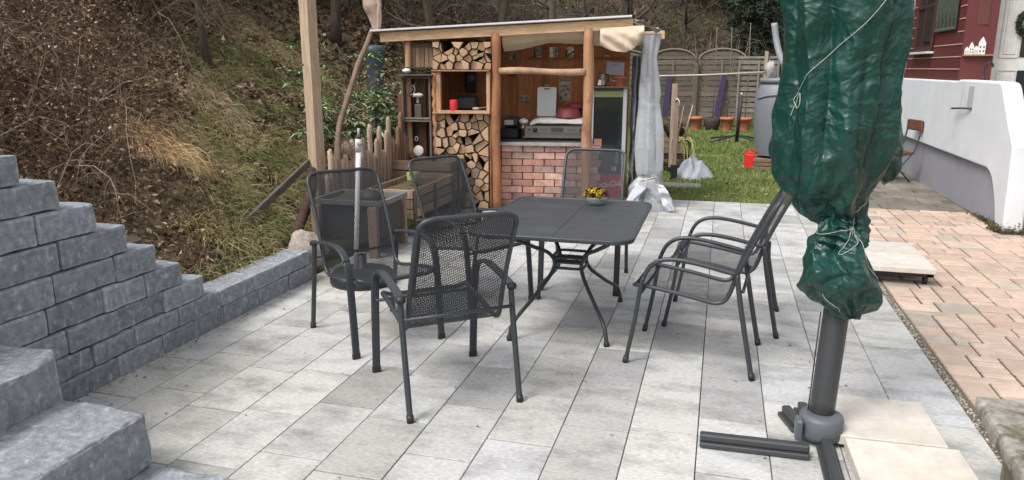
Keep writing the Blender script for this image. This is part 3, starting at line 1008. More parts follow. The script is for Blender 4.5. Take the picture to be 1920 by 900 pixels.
# two halves with a fine seam between them
def half(x0, x1, left):
    out = []
    r = RC - .01
    pts = rrect(TX0 + .01, TX1 - .01, TY0 + .01, TY1 - .01, r)
    sel = [p for p in pts if (p[0] < xm) == left]
    if left: sel = [p for p in sel]; poly = [(xm - .0015, TY1 - .01)] + sel + [(xm - .0015, TY0 + .01)]
    else:
        a = [p for p in sel if p[1] > 4.4]; b = [p for p in sel if p[1] <= 4.4]
        poly = [(xm + .0015, TY0 + .01)] + b + a + [(xm + .0015, TY1 - .01)]
    return poly
m.prism(half(0, 0, True), .700, .716); m.prism(half(0, 0, False), .700, .716)
top = m.build('tabletop', M_top, t)
m = MB(); m.tube([(x, y, .708) for x, y in rrect(TX0 + .008, TX1 - .008, TY0 + .008, TY1 - .008, RC, 8)], 1, 10, closed=True, flat=(.02, .026), up=(0, 0, 1)); m.build('rim', M_plastgrey, top)
m = MB()
for (dx, dy) in ((0, -.48), (0, .48)): m.box((-.865, 4.4 + dy, .688), (.76, .03, .02), .003)
for dx in (-.36, .36): m.box((-.865 + dx, 4.4, .688), (.03, .93, .019), .003)
m.build('underframe', M_plastgrey, t)
CX_, CY_ = -.86, 4.49
for sx in (-1, 1):
    for sy in (-1, 1):
        foot = {(1, -1): (-.569, 4.132), (1, 1): (-.603, 5.014), (-1, -1): (-1.147, 4.081), (-1, 1): (-1.17, 4.93)}[(sx, sy)]
        cgx, cgy = CX_ + sx * .085, CY_ + sy * .085
        up_ = (CX_ + sx * .30, CY_ + sy * .36)
        pts = cat_rom([(up_[0], up_[1], .68), (up_[0] - sx * .01, up_[1] - sy * .02, .62), (CX_ + sx * .20, CY_ + sy * .22, .545), (CX_ + sx * .12, CY_ + sy * .13, .49), (cgx, cgy, .42), (CX_ + sx * .105, CY_ + sy * .12, .34),
                       ((cgx + foot[0]) / 2, (cgy + foot[1]) / 2, .22), (foot[0] - sx * .02, foot[1] - sy * .025, .11), (foot[0], foot[1], .015)], 5)
        m = MB(); m.tube(pts, .0125, 8); lg = m.build('leg', M_plastgrey, t)
        m = MB(); m.lathe([(.016, 0), (.018, .012), (.015, .03)], (foot[0], foot[1], 0), 10); m.build('foot_cap', M_black, lg)
m = MB()
for zz, e in ((.455, .098), (.42, .088), (.385, .095)):
    m.tube([(x, y, zz) for x, y in rrect(CX_ - e, CX_ + e, CY_ - e, CY_ + e, .04, 4)], .009, 6, closed=True)
for sx in (-.04, .04): m.box((CX_ + sx, CY_, .42), (.02, .17, .012), .002)
m.build('leg_joint', M_plastgrey, t)

# glass bowl of yellow flowers
bx, by, bz = -.76, 4.83, .717
t = thing('flower_bowl', 'small glass bowl of yellow and dark pansies on the far part of the table', 'flower bowl', (bx, by, bz))
M_glass = mat('clear_glass', (.9, .93, .92), rough=.06, trans=.9, var=.02)
m = MB(); m.lathe([(.035, .0), (.055, .004), (.071, .025), (.075, .052), (.071, .055), (.064, .03), (.035, .008), (.0, .006)], (bx, by, bz), 24, caps=False); m.build('bowl', M_glass, t)
m = MB()
for i in range(70):
    a = rng.uniform(0, 2 * PI); q = math.sqrt(rng.uniform(0, 1)) * .075
    x, y = bx + q * math.cos(a), by + q * math.sin(a)
    z = bz + .060 + .042 * (1 - (q / .078) ** 2) + rng.uniform(-.012, .014)
    dark = rng.uniform() < .3
    yel = (.55, .38, .02) if not dark else (.06, .012, .02)
    tilt = Euler((rng.normal() * .6 - .5, rng.normal() * .6, rng.uniform(0, 6))).to_matrix()
    for k in range(5):
        pa = k * 2 * PI / 5
        V = [(0, 0, 0)] + [(.0165 * math.cos(pa + b) * s_, .0165 * math.sin(pa + b) * s_, .003) for b, s_ in ((-.6, .75), (-.3, 1.), (.3, 1.), (.6, .75))]
        V = [tuple(tilt @ Vector(v) + Vector((x, y, z))) for v in V]
        m.add(V, [(0, 1, 2, 3, 4)], False, np.array(yel) * rng.uniform(.75, 1.2))
    V = [tuple(tilt @ Vector((.006 * math.cos(b), .006 * math.sin(b), .0045)) + Vector((x, y, z))) for b in np.linspace(0, 2 * PI, 6, endpoint=False)]
    m.add(V, [tuple(range(6))], False, (.035, .012, .01))
m.build('flowers', M_leaf, t)
m = MB()
for i in range(26):
    a = rng.uniform(0, 2 * PI); q = rng.uniform(.01, .062)
    m.tube([(bx, by, bz + .02), (bx + q * .7 * math.cos(a), by + q * .7 * math.sin(a), bz + .04), (bx + q * math.cos(a), by + q * math.sin(a), bz + .06)], 1, 4, flat=(.012, .002), tint=(.06, .10, .03))
m.build('leaves', M_leaf, t)

# ------------------------------------------------------------------ covered parasol
t = thing('covered_parasol', 'folded cantilever parasol wrapped in a wrinkled green tarpaulin cover tied with white cord', 'parasol', (.5, 3.2, 0))
M_mast = mat('mast_metal', (.042, .046, .050), rough=.42, var=.06, scale=20)
def mx_(z): return .495 + .045 * z
m = MB(); m.tube([(mx_(z), 3.26 + .03 * z, z) for z in np.linspace(.085, .9, 8)], .052, 24); m.build('mast', M_mast, t)
M_hub = mat('hub_plastic', (.10, .11, .125), rough=.5, var=.06, scale=20)
m = MB()
m.lathe([(.088, .03), (.092, .05), (.092, .115), (.086, .128), (.066, .135), (.054, .136)], (.50, 3.25, 0), 40)
m.box((.405, 3.20, .075), (.03, .07, .09), .006); m.box((.50, 3.345, .08), (.10, .03, .09), .006)
m.build('hub', M_hub, t)
def arm(a, b, name='base_arm'):
    m = MB()
    a, b = Vector(a), Vector(b)
    m.bar(a, b, .075, .022, .004); m.bar(a + Vector((0, 0, .027)), b + Vector((0, 0, .027)), .042, .032, .006)
    m.build(name, M_mast, t)
arm((.44, 3.085, .016), (-.005, 3.075, .016)); arm((.515, 3.17, .016), (.515, 2.55, .016)); arm((.452, 3.30, .016), (.452, 3.52, .016)); arm((.425, 3.30, .012), (.375, 3.47, .012))
# the cover
rows = np.array([  # z, left x, right x, depth half, y centre
 (.575, .545, .615, .055, 3.28), (.595, .50, .625, .085, 3.28), (.63, .43, .665, .12, 3.29), (.68, .345, .678, .16, 3.30), (.74, .315, .676, .175, 3.30), (.80, .308, .668, .175, 3.30), (.86, .322, .655, .16, 3.30),
 (.91, .372, .63, .13, 3.31), (.955, .402, .618, .105, 3.32), (.985, .375, .636, .12, 3.32), (1.03, .315, .640, .15, 3.32), (1.09, .245, .650, .18, 3.32), (1.16, .215, .662, .20, 3.32), (1.25, .208, .676, .21, 3.32), (1.38, .210, .684, .21, 3.32),
 (1.5, .215, .688, .205, 3.32), (1.65, .205, .690, .20, 3.32), (1.86, .190, .690, .19, 3.32), (2.1, .20, .68, .18, 3.32), (2.4, .24, .63, .14, 3.32), (2.6, .33, .55, .07, 3.32)])
NT, NZ = 300, 420
def cov_surf(zc, th, extra=0.):
    """point on the wrinkled cover; zc, th arrays"""
    L_, R_, D_, Yc = [np.interp(zc, rows[:, 0], rows[:, k]) for k in (1, 2, 3, 4)]
    cx, hw = (L_ + R_) / 2, (R_ - L_) / 2 - .014
    ct, st = np.cos(th), np.sin(th)
    ex = np.sign(ct) * np.abs(ct) ** .9; ey = np.sign(st) * np.abs(st) ** .9
    p = np.stack([ex, ey, zc * 2.0], -1)
    # long hanging folds + crumple creases (folded triangle waves in random directions)
    nrm = np.stack([ct, st, 0 * ct], -1)
    fold = .050 * (1 - np.abs(2 * ((th * 7 / (2 * PI) + .25 * vnoise(np.stack([ct, st, zc * 1.1], -1), 1.2, 5)) % 1) - 1)) * np.clip((zc - 1.0) * 3, .2, 1)
    fold = fold + .016 * (1 - np.abs(2 * ((th * 17 / (2 * PI) + .5 * vnoise(np.stack([ct, st, zc * 1.5], -1), 2., 8)) % 1) - 1)) * (np.exp(-((zc - .955) / .09) ** 2) + np.exp(-((zc - .58) / .07) ** 2) + .15)
    r2 = np.random.default_rng(12)
    cr = 0
    q = np.stack([cx + hw * ex, D_ * ey * 1.1, zc], -1)
    wob = np.stack([vnoise(q, 5., 31), vnoise(q, 5., 32), vnoise(q, 5., 33)], -1) * .05
    q = q + wob
    for i, lam in enumerate((.34, .27, .21, .16, .125, .10, .08)):
        d = r2.normal(size=3); d[2] *= .38 if i < 5 else .9; d /= np.linalg.norm(d)
        d3 = d * np.array([1, 1, 2.4]); d3 /= np.linalg.norm(d3)
        low = np.clip((1.0 - zc) * 8, 0, 1)
        ph = ((q @ d) * (1 - low) + (q @ d3) * low) / lam + r2.uniform()
        tri = np.abs(2 * (ph - np.floor(ph)) - 1) - .5
        mask = np.clip(.35 + 2.2 * vnoise(q, 1.4 / lam * .35, 70 + i), 0, 1)
        cr = cr + tri * lam * (.15 if i < 4 else .10) * mask
    amp = 1.1 + .8 * np.exp(-((zc - .75) / .18) ** 2) + .3 * np.exp(-((zc - 1.1) / .12) ** 2)
    rad = (fold - .034) + cr * amp + extra
    return np.stack([cx + ex * hw + nrm[..., 0] * rad, Yc + ey * D_ + nrm[..., 1] * rad, zc + .25 * cr * np.sin(th * 3)], -1)
zz = np.interp(np.linspace(0, 1, NZ), [0, .42, 1], [.575, 1.1, 2.6])
th = np.linspace(0, 2 * PI, NT, endpoint=False)
ZZ, TH = np.meshgrid(zz, th, indexing='ij')
Gc = cov_surf(ZZ, TH)
M_tarp = mat('green_tarpaulin', (.004, .040, .031), rough=.38, var=.15, scale=5, crinkle=.020, crk=(5., 15.), spec=.5, rvar=.08, col2=(.006, .056, .046), c2scale=2.5, c2lo=.5, c2hi=.7)
m = MB(); m.grid(Gc, wrap=True)
for zi in (0, NZ - 1):
    base = zi * NT
    m.f.append([base + k for k in range(NT)][::-1 if zi == 0 else 1]); m.sm.append(True); m.t.append((1, 1, 1))
cov = m.build('cover', M_tarp, t)
# side flap hanging at the right
m = MB()
a_ = np.linspace(0, 2 * PI, 60, endpoint=False)
zf = np.linspace(1.13, 1.62, 70)
ZF, AF = np.meshgrid(zf, a_, indexing='ij')
wf = np.interp(ZF, [1.13, 1.15, 1.2, 1.3, 1.45, 1.62], [.006, .035, .055, .06, .05, .02])
cf = np.interp(ZF, [1.13, 1.3, 1.62], [.672, .668, .635])
q = np.stack([np.cos(AF), np.sin(AF), ZF * 9], -1)
rr = wf * (1 + .28 * vnoise(q, 1.2, 3) + .22 * vnoise(q, 2.9, 4))
m.grid(np.stack([cf + rr * np.cos(AF), 3.40 + rr * 1.5 * np.sin(AF), ZF + .01 * np.cos(AF * 2)], -1), wrap=True)
m.build('cover_flap', M_tarp, t)
# cords
M_cord = mat('white_cord', (.36, .37, .34), rough=.8, var=.2, scale=60)
def cord(name, path, r=.0028, n=60, wig=.0):
    """path: list of (theta deg, z)"""
    P = cat_rom([(a, z, 0) for a, z in path], 14)
    th_ = np.radians(P[:, 0]); z_ = P[:, 1]
    if wig: th_ = th_ + wig * np.sin(np.arange(len(th_)) * .9); 
    S = cov_surf(z_, th_, .006)
    k = np.ones(5) / 5
    S2 = S.copy()
    for c in range(3): S2[2:-2, c] = np.convolve(S[:, c], k, 'valid')
    mm = MB(); mm.tube(S2, r * .55, 5); return mm.build(name, M_cord, t)
cord('cord', [(-50, 2.0), (-64, 1.86), (-88, 1.72), (-112, 1.62), (-132, 1.54), (-146, 1.50)], .003)
cord('cord', [(-18, 2.1), (-20, 1.9), (-17, 1.72), (-19, 1.58), (-20, 1.50)], .0035, wig=.03)
cord('cord', [(-200, .955), (-150, .94), (-110, .945), (-70, .965), (-35, 1.02), (-10, 1.06)], .003)
cord('cord', [(-70, .965), (-66, .93), (-78, .885), (-90, .865), (-84, .91), (-70, .965), (-58, .92), (-47, .85), (-30, .78), (-12, .74)], .0028)
cord('cord', [(-112, .70), (-108, .665), (-104, .64), (-107, .62)], .0026)
cord('cord', [(-145, 1.50), (-150, 1.47), (-142, 1.44), (-136, 1.46), (-140, 1.50), (-148, 1.45), (-152, 1.41)], .0035)
m = MB(); m.tube([(.452, 3.22, .60), (.446, 3.21, .45), (.440, 3.20, .27), (.436, 3.20, .16)], .003, 5); m.build('hanging_strap', M_black, t)

# concrete slabs on the parasol base
M_pale = mat('pale_concrete', tint=True, rough=.85, var=.16, scale=14, bump=.35, bscale=140, bdist=.002, col2=(.48, .43, .35), c2scale=1.6, c2lo=.5, c2hi=.75, detail=9)
def slab(c, d, label, rz=0., tint=(.60, .56, .50), z=.02, group='square concrete slabs weighing down parasol bases'):
    m = MB(); m.box(c, d, .004, rot=(0, 0, rz), tint=tint)
    o = m.build('concrete_slab', M_pale); tag(o, label, 'slab', group)
slab((.775, 3.42, .043), (.43, .44, .045), 'pale square slab weighing down the base, right behind the parasol mast', R(1), (.58, .54, .49))
slab((.815, 2.965, .043), (.44, .44, .045), 'cream square slab in front of the other one by the mast, cut by the bottom picture edge', R(1.5), (.60, .56, .49))
slab((1.385, 6.21, .118), (.46, .44, .042), 'front one of two square slabs lying on the wheeled frame on the red paving', R(-1), (.56, .52, .47))
slab((1.385, 6.67, .118), (.46, .44, .042), 'rear one of two square slabs lying on the wheeled frame on the red paving', R(-1), (.50, .47, .42))
t = thing('wheeled_base', 'dark wheeled metal frame on the red paving carrying two concrete slabs', 'wheeled base', (1.38, 6.4, 0))
m = MB()
for y in (6.06, 6.44, 6.82): m.box((1.38, y, .078), (.46, .04, .035), .003)
for x in (1.17, 1.58): m.box((x, 6.44, .0775), (.04, .80, .034), .003)
m.build('frame', M_black, t)
for (x, y) in ((1.56, 6.08), (1.20, 6.08), (1.56, 6.80), (1.20, 6.80)):
    m = MB(); m.M[:3, :3] = np.array(Euler((0, PI / 2, 0)).to_matrix()); m.M[:3, 3] = (x, y, .03)
    m.lathe([(.012, -.014), (.03, -.014), (.03, .014), (.012, .014)], (0, 0, 0), 14); w_ = m.build('wheel', M_black, t)
    m = MB(); m.box((x, y, .055), (.035, .045, .012), .002); m.build('bracket', M_black, w_)

# weathered stone bench, lower right
t = thing('stone_bench', 'rough mossy concrete bench cut off at the lower right corner', 'bench', (1.2, 2.7, 0))
M_rough = mat('mossy_concrete', tint=True, rough=.95, var=.5, scale=26, bump=1., bscale=80, bdist=.008, col2=(.12, .105, .06), c2scale=9, c2lo=.5, c2hi=.62, detail=10)
m = MB(); m.M[:3, :3] = np.array(Euler((0, 0, R(-4))).to_matrix()); m.M[:3, 3] = (.985, 2.975, .365)
stone(m, (.25, -.5, 0), (.50, 1.0, .07), 55, .02, .012, .005, tint=(.27, .26, .23)); m.build('seat', M_rough, t)
m = MB(); m.M[:3, :3] = np.array(Euler((0, 0, R(-4))).to_matrix()); m.M[:3, 3] = (.985, 2.975, .165)
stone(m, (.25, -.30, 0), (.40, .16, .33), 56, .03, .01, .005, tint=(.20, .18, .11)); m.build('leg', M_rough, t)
m = MB(); m.M[:3, :3] = np.array(Euler((0, 0, R(-4))).to_matrix()); m.M[:3, 3] = (.985, 2.975, .165)
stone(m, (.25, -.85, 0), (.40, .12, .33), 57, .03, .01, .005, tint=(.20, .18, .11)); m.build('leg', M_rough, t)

# ------------------------------------------------------------------ house
t = thing('house', 'dark red house with a white stair wall and pale panelled door at the right', 'house', (3.5, 11, 0))
m = MB(); m.prism([(13.6, -.2), (8.34, -.2), (8.34, .30), (8.9, .62), (13.6, .62)], 2.80, 3.10, axis='x'); m.build('grey_plinth', M_greybase, t)
m = MB()
und = cat_rom([(8.96, .558), (8.80, .50), (8.66, .36), (8.56, .20), (8.47, .0)], 4).tolist()
topc = cat_rom([(8.30, .845), (8.55, 1.10), (8.78, 1.36), (8.87, 1.435), (8.98, 1.452)], 4).tolist()
out = [(8.24, 0)] + [tuple(p) for p in topc] + [(10.33, 1.455), (10.40, 1.437), (13.6, 1.432), (13.6, .557)] + [tuple(p) for p in und]
m.prism([tuple(p) for p in out], 2.745, 2.925, axis='x')
sw = m.build('stair_wall', M_white, t)
# bevel the stair wall
bv = sw.modifiers.new('bevel', 'BEVEL'); bv.width = .022; bv.segments = 3; bv.limit_method = 'ANGLE'; bv.angle_limit = R(50)
# wall niche with an iron bar
m = MB(); m.box((2.7435, 9.79, 1.27), (.004, .20, .235), 0, tint=(.40, .42, .45)); nn_ = m.build('niche', M_tintm, t)
m = MB(); m.tube([(2.735, 9.70, 1.14), (2.70, 9.9, 1.135), (2.68, 10.25, 1.115)], .011, 6, tint=(.05, .05, .055)); m.build('iron_bar', M_tint, t)
# red boarded wall
SID = (.105, .019, .017)
m = MB(); m.box((2.90, 12.1, 2.94), (.20, 3.03, 3.0), 0, tint=SID); m.box((2.985, 10.66, 2.94), (.33, .14, 3.0), 0, tint=SID)
wall = m.build('red_boarding', mat('red_boards', tint=True, rough=.6, var=.12, scale=3, stretch=(1, 1, 14), bump=.1, bscale=20, bdist=.002), t)
for k in range(12):
    z = 1.577 + .152 * k
    segs = [(10.60, 13.58)] if not (1.80 < z < 3.3) else [(10.60, 11.90), (13.02, 13.58)]
    if 2.03 < z < 2.9: segs = [(10.60, 10.83), (13.02, 13.58)]
    for a, b in segs:
        m = MB(); m.box((2.7965, (a + b) / 2, z), (.009, b - a, .012), 0, tint=(.50, .33, .30)); m.build('board_joint', M_tintm, wall)
m = MB(); m.box((2.785, 12.45, 2.55), (.012, .95, 1.45), .002, tint=(.028, .012, .012)); wf_ = m.build('window', M_tint, t)
m = MB()
for y in (11.97, 12.45, 12.93): m.box((2.775, y, 2.55), (.03, .06, 1.45), .004, tint=(.06, .018, .016))
for z in (1.86, 2.45, 3.25): m.box((2.774, 12.45, z), (.03, .90, .05), .004, tint=(.06, .018, .016))
m.build('frame', M_tint, wf_)
m = MB(); m.box((2.765, 12.21, 2.4), (.006, .40, .9), 0); m.M = np.eye(4); pn = m.build('pane', mat('dark_glass', (.02, .022, .025), rough=.08, spec=.8, var=.05), wf_)
m = MB(); m.box((2.755, 12.47, 1.80), (.10, 1.10, .03), .005, tint=(.62, .62, .63)); m.build('sill', M_tint, wf_)
# panel strip beside the corner
m = MB(); m.box((2.985, 10.585, 2.6), (.13, .012, 1.0), .003, tint=(.10, .03, .025)); m.build('corner_panel', M_tint, t)
# door, landing
DG = (.56, .545, .525)
m = MB(); m.box((3.76, 10.93, 1.55), (.98, .05, 2.2), .006, tint=DG); dr_ = m.build('door', M_tintm, t)
for (cx, z0_, z1_, w_) in ((3.41, 1.72, 2.42, .21), (3.41, .72, 1.56, .21), (3.41, 2.50, 2.62, .21)):
    m = MB()
    for (a, b, c, d) in ((cx - w_ / 2, z0_, .018, z1_ - z0_), (cx + w_ / 2, z0_, .018, z1_ - z0_)): m.box((a, 10.9, z0_ + (z1_ - z0_) / 2), (.018, .012, z1_ - z0_), .003, tint=(.48, .465, .45))
    for z in (z0_, z1_): m.box((cx, 10.9, z), (w_ - .02, .012, .018), .003, tint=(.48, .465, .45))
    m.box((cx, 10.902, (z0_ + z1_) / 2), (w_ - .07, .010, z1_ - z0_ - .07), .004, tint=(.53, .515, .50))
    m.build('door_panel', M_tintm, dr_)
for (z0_, z1_) in ((.92, 1.56), (1.72, 2.42)):
    m = MB(); m.box((3.70, 10.9, (z0_ + z1_) / 2), (.34, .012, z1_ - z0_), .003); m.build('door_glass', bpy.data.materials['dark_glass'], dr_)
m = MB(); m.box((3.245, 10.92, 1.65), (.05, .10, 2.4), .004, tint=(.60, .585, .565)); m.build('door_frame', M_tintm, t)
m = MB(); m.box((5.8, 11.6, 1.6), (3.3, .3, 3.4), 0); m.build('rear_wall', M_white, t)
m = MB()
m.box((3.95, 10.1, .25), (1.86, 1.7, .5), .01, tint=(.35, .34, .33))
for k in range(3): m.box((3.95, 9.12 - k * .28, .19 - k * .06), (1.86, .28, .38 - k * .12), .008, tint=(.35, .34, .33))
m.build('steps', M_gravel, t)
m = MB(); m.box((2.98, 10.575, 1.742), (.34, .10, .02), .003, tint=(.30, .17, .10)); m.build('wall_shelf', M_wood, t)

for i, (x, h, w, lb) in enumerate([(2.845, .09, .045, 'smallest white cut-out house, leftmost on the ledge of the red wall'), (2.893, .145, .05, 'second white cut-out house from the left on the ledge, with a pointed gable'),
                             (2.945, .10, .045, 'low white cut-out house just left of the tallest one on the ledge'), (3.005, .205, .075, 'tallest white cut-out house at the right of the ledge by the door')]):
    m = MB()
    y = 10.56
    hw_ = w / 2
    m.prism([(x - hw_, 1.7535), (x + hw_, 1.7535), (x + hw_, 1.7535 + h * .65), (x, 1.7535 + h), (x - hw_, 1.7535 + h * .65)], y - .012, y + .012, axis='y', tint=(.7, .69, .66))
    for (dx, dz) in ((-.25, .18), (.25, .18), (-.25, .42), (.25, .42)): m.box((x + dx * w, y - .0125, 1.7535 + h * dz), (w * .2, .004, h * .12), 0, tint=(.12, .09, .08))
    tag(m.build('ornament_house', M_tintm), lb, 'ornament', 'white ornament houses on the wall ledge')
# picture hanging on the red wall
t = thing('hanging_picture', 'dark board with yellow and white blossoms hanging on the red wall beside the window', 'picture', (2.78, 11.38, 2.04))
m = MB(); m.box((2.775, 11.38, 2.42), (.02, .98, .72), .004, tint=(.035, .045, .035)); b_ = m.build('board', M_tint, t)
m = MB()
for k in range(16): m.box((2.763, 10.93 + k * .06, 2.40 + .1 * math.sin(k * 2.1)), (.004, .008, .40), 0, tint=(.10, .12, .10))
m.box((2.7625, 11.38, 2.09), (.005, .94, .035), 0, tint=(.11, .12, .11))
m.build('bars', M_tint, b_)
m = MB()
for k in range(34):
    c = [(.62, .50, .05), (.6, .6, .55), (.10, .16, .05)][rng.integers(0, 3)]
    m.ball((2.757, rng.normal(11.30, .16), 2.60 + rng.normal() * .07), (.008, .022, .014), 6, 4, tint=c)
m.build('blossoms', M_tint, b_)
# walking umbrella hooked over the wall
u_ = thing('walking_umbrella', 'black umbrella with a curved handle hooked on the stair wall beside the door', 'umbrella', (2.93, 10.02, 1.46))
m = MB(); m.tube(cat_rom([(2.915, 10.02, 1.463), (2.915, 10.02, 1.55), (2.92, 10.02, 1.61), (2.94, 10.01, 1.645), (2.965, 10.01, 1.65), (2.985, 10.01, 1.63), (2.988, 10.01, 1.60)], 5), .012, 8); m.build('handle', M_black, u_)
m = MB(); m.tube([(2.915, 10.02, 1.50), (2.912, 10.02, 1.475), (2.912, 10.02, 1.459)], [.012, .02, .016], 8); m.build('canopy', M_black, u_)
# wreath on the door
wr = thing('door_wreath', 'dark green wreath hanging on the pale door at the right picture edge', 'wreath', (3.60, 10.88, 1.9))
a = np.linspace(0, 2 * PI, 28, endpoint=False)
m = MB(); m.tube(np.stack([3.60 + .14 * np.cos(a), 10.875 + 0 * a, 2.13 + .14 * np.sin(a)], -1), .025, 7, closed=True, tint=(.04, .035, .025)); m.build('ring', M_twig, wr)
n = 900
a = rng.uniform(0, 2 * PI, n); b = rng.uniform(0, 2 * PI, n); rr_ = .045 * np.sqrt(rng.uniform(0, 1, n))
Pw = np.stack([3.60 + (.14 + rr_ * np.cos(b)) * np.cos(a), 10.875 + rr_ * np.sin(b) - .01, 2.13 + (.14 + rr_ * np.cos(b)) * np.sin(a)], -1)
V, F, F3 = leafquads(Pw, .022, flat=.1, aspect=.3)
fastmesh('needles', V, F3, np.array([.05, .06, .035]) * rng.uniform(.5, 1.6, (len(F3), 1)), M_needle, origin=(3.60, 10.88, 1.9), parent=wr)

# post at the right edge on a block
t = thing('wooden_post', 'orange-brown wooden post on a low block beside the end of the white stair wall', 'post', (3.02, 8.1, 0))
m = MB(); m.box((3.03, 8.12, .62), (.12, .12, .94), .008, tint=(.26, .12, .055)); m.build('shaft', M_wood, t)
m = MB(); m.box((3.03, 8.12, .075), (.15, .15, .15), .008, tint=(.30, .17, .10)); m.build('base_block', M_brick, t)
# old wooden chair against the house
t = thing('wooden_chair', 'old folding chair with brown wooden slats and dark metal frame against the white house wall', 'chair', (2.5, 11.75, 0))
BR = (.13, .055, .035)
def CH(x, y, z):   # chair frame: x across, y forward
    a = R(150); f = np.array([math.cos(a + PI / 4), math.sin(a + PI / 4)]); r_ = np.array([-f[1], f[0]])
    return (2.58 + f[0] * y + r_[0] * x, 11.84 + f[1] * y + r_[1] * x, z)
m = MB(); m.bar(CH(-.21, -.09, .80), CH(.21, -.09, .80), .03, .15, .012, tint=BR); m.build('backrest', M_woody, t)
m = MB()
for k in range(4): m.bar(CH(-.20, .02 + k * .095, .42), CH(.20, .02 + k * .095, .42), .085, .022, .006, tint=BR)
m.build('seat', M_woody, t)
for y in (-.19, .19):
    m = MB(); m.tube(cat_rom([CH(y, -.10, .85), CH(y, -.075, .66), CH(y, -.03, .48), CH(y, .05, .40), CH(y, .34, .40)], 5), .012, 6, tint=(.05, .05, .06)); m.build('back_frame', M_tint, t)
    m = MB(); m.tube([CH(y, .0, .41), CH(y, .16, .2), CH(y, .34, .0)], .012, 6, tint=(.05, .05, .06)); m.build('leg', M_tint, t)
    m = MB(); m.tube([CH(y * .9, .34, .41), CH(y * .9, .16, .2), CH(y * .9, -.02, .0)], .012, 6, tint=(.05, .05, .06)); m.build('leg', M_tint, t)

# ------------------------------------------------------------------ garden kitchen shed (own frame: u along the front, v to the back)
SA = R(8)
SM = np.eye(4)
SM[:3, :3] = np.array([[math.cos(SA), -math.sin(SA), 0], [math.sin(SA), math.cos(SA), 0], [0, 0, 1]])
SM[:3, 3] = (-2.44, 8.15, 0)
def SMB():
    m = MB(); m.M = SM.copy(); return m
def SW(u, v, z): return tuple(SM[:3, :3] @ np.array([u, v, z]) + SM[:3, 3])
def place(mb, u, v, z, rz=0., rx=0., ry=0.):
    M = np.eye(4); M[:3, :3] = np.array(Euler((rx, ry, rz)).to_matrix()); M[:3, 3] = (u, v, z)
    mb.M = SM @ M; return mb
ORANGE = (.29, .125, .055)
shed = thing('garden_shed', 'open wooden garden kitchen shed with log posts, slanted pale roof beam and red-brown board wall', 'shed', SW(.2, .5, 0))
def logpost(u, v, z0, z1, r, tint, name='log_post', parent=shed):
    m = SMB()
    n = 16
    zz = np.linspace(z0, z1, n)
    m.tube([(u + .006 * math.sin(z * 5 + u), v + .006 * math.cos(z * 4), z) for z in zz], r * (1 + .05 * np.sin(zz * 7 + u * 3)), 14, tint=tint)
    return m.build(name, M_log, parent)
M_log = mat('log', tint=True, rough=.75, var=.35, scale=9, stretch=(1, 1, .3), bump=.5, bscale=25, bdist=.006, col2=(.16, .06, .03), c2scale=4, c2lo=.55, c2hi=.72)
def roofz(u): return 1.945 + (u + 1.31) * .0466     # underside of the front beam... rises to the right
logpost(0.0, 0, 0, roofz(0) - .045, .052, ORANGE)
logpost(1.02, 0, 0, roofz(1.02) - .045, .056, (.36, .19, .10))
logpost(-1.02, .05, 0, roofz(-1.02) - .05, .035, (.42, .24, .14), 'bark_post')
m = SMB(); m.bar((-1.31, -.0, 1.925), (1.485, -.0, 2.052), .06, .105, .004, tint=(.64, .43, .26)); m.build('roof_beam', M_woodh, shed)
m = SMB(); m.bar((-1.2, 1.2, 1.83), (1.90, 1.2, 1.985), .06, .10, .004, tint=(.55, .37, .24)); m.build('rear_beam', M_woodh, shed)
for u in (-1.1, -.3, .5, 1.30):
    m = SMB(); z = roofz(u) - .0; m.bar((u, .035, z + .01), (u, 1.165, z - .08), .05, .07, .003, tint=(.50, .32, .19)); m.build('rafter', M_woody, shed)
# white corrugated roof sheet
m = SMB()
us = np.linspace(-1.40, 1.47, 90); vs_ = np.linspace(-.10, 1.35, 4)
Gt = np.array([[(u, v, 1.985 + (u + 1.31) * .0466 - .075 * (v / 1.2)) for v in vs_] for u in us])
m.grid(Gt, tint=(.62, .62, .66), smooth=True)
Gb = Gt.copy(); Gb[..., 2] += .018
m.grid(Gb[:, ::-1], tint=(.62, .62, .66))
m.grid(np.stack([Gb[:, 0], Gt[:, 0]], 1), tint=(.62, .62, .66)); 
m.build('roof_sheet', M_tint, shed)
# cross log
m = SMB(); zz = np.linspace(.04, .985, 10); m.tube([(u, -.03, 1.555 + .01 * math.sin(u * 6)) for u in zz], .036 * (1 + .08 * np.sin(zz * 9)), 12, tint=(.40, .25, .16)); m.build('cross_log', M_log, shed)
# rear wall of upright boards with small cut-outs
m = SMB()
u = -.86
i = 0
holes = {9, 12, 14, 18}
while u < 1.48:
    w = .098
    c = np.array([.34, .135, .060]) * rng.uniform(.8, 1.2)
    if i in holes or i == 16:
        m.box((u + w / 2, 1.0, .84), (w - .003, .022, 1.68), .003, tint=c)
        m.box((u + w / 2, 1.0, 1.90), (w - .003, .022, .12), .003, tint=c)
    else: m.box((u + w / 2, 1.0 + (i % 2) * .004, .975), (w - .003, .022, 1.95), .003, tint=c)
    u += w; i += 1
m.build('rear_wall', M_wood, shed)
m = SMB(); m.box((-.30, .985, 1.86), (1.15, .05, .06), .003, tint=(.24, .10, .045)); m.box((.85, .985, 1.70), (1.2, .03, .03), .003, tint=(.24, .10, .045)); m.build('wall_rail', M_woodh, shed)
# left side wall
m = SMB()
for k in range(8): m.box((-.90, .42 + k * .07, .95), (.02, .066, 1.9), .002, tint=np.array([.20, .09, .045]) * rng.uniform(.7, 1.2))
m.build('side_wall', M_wood, shed)
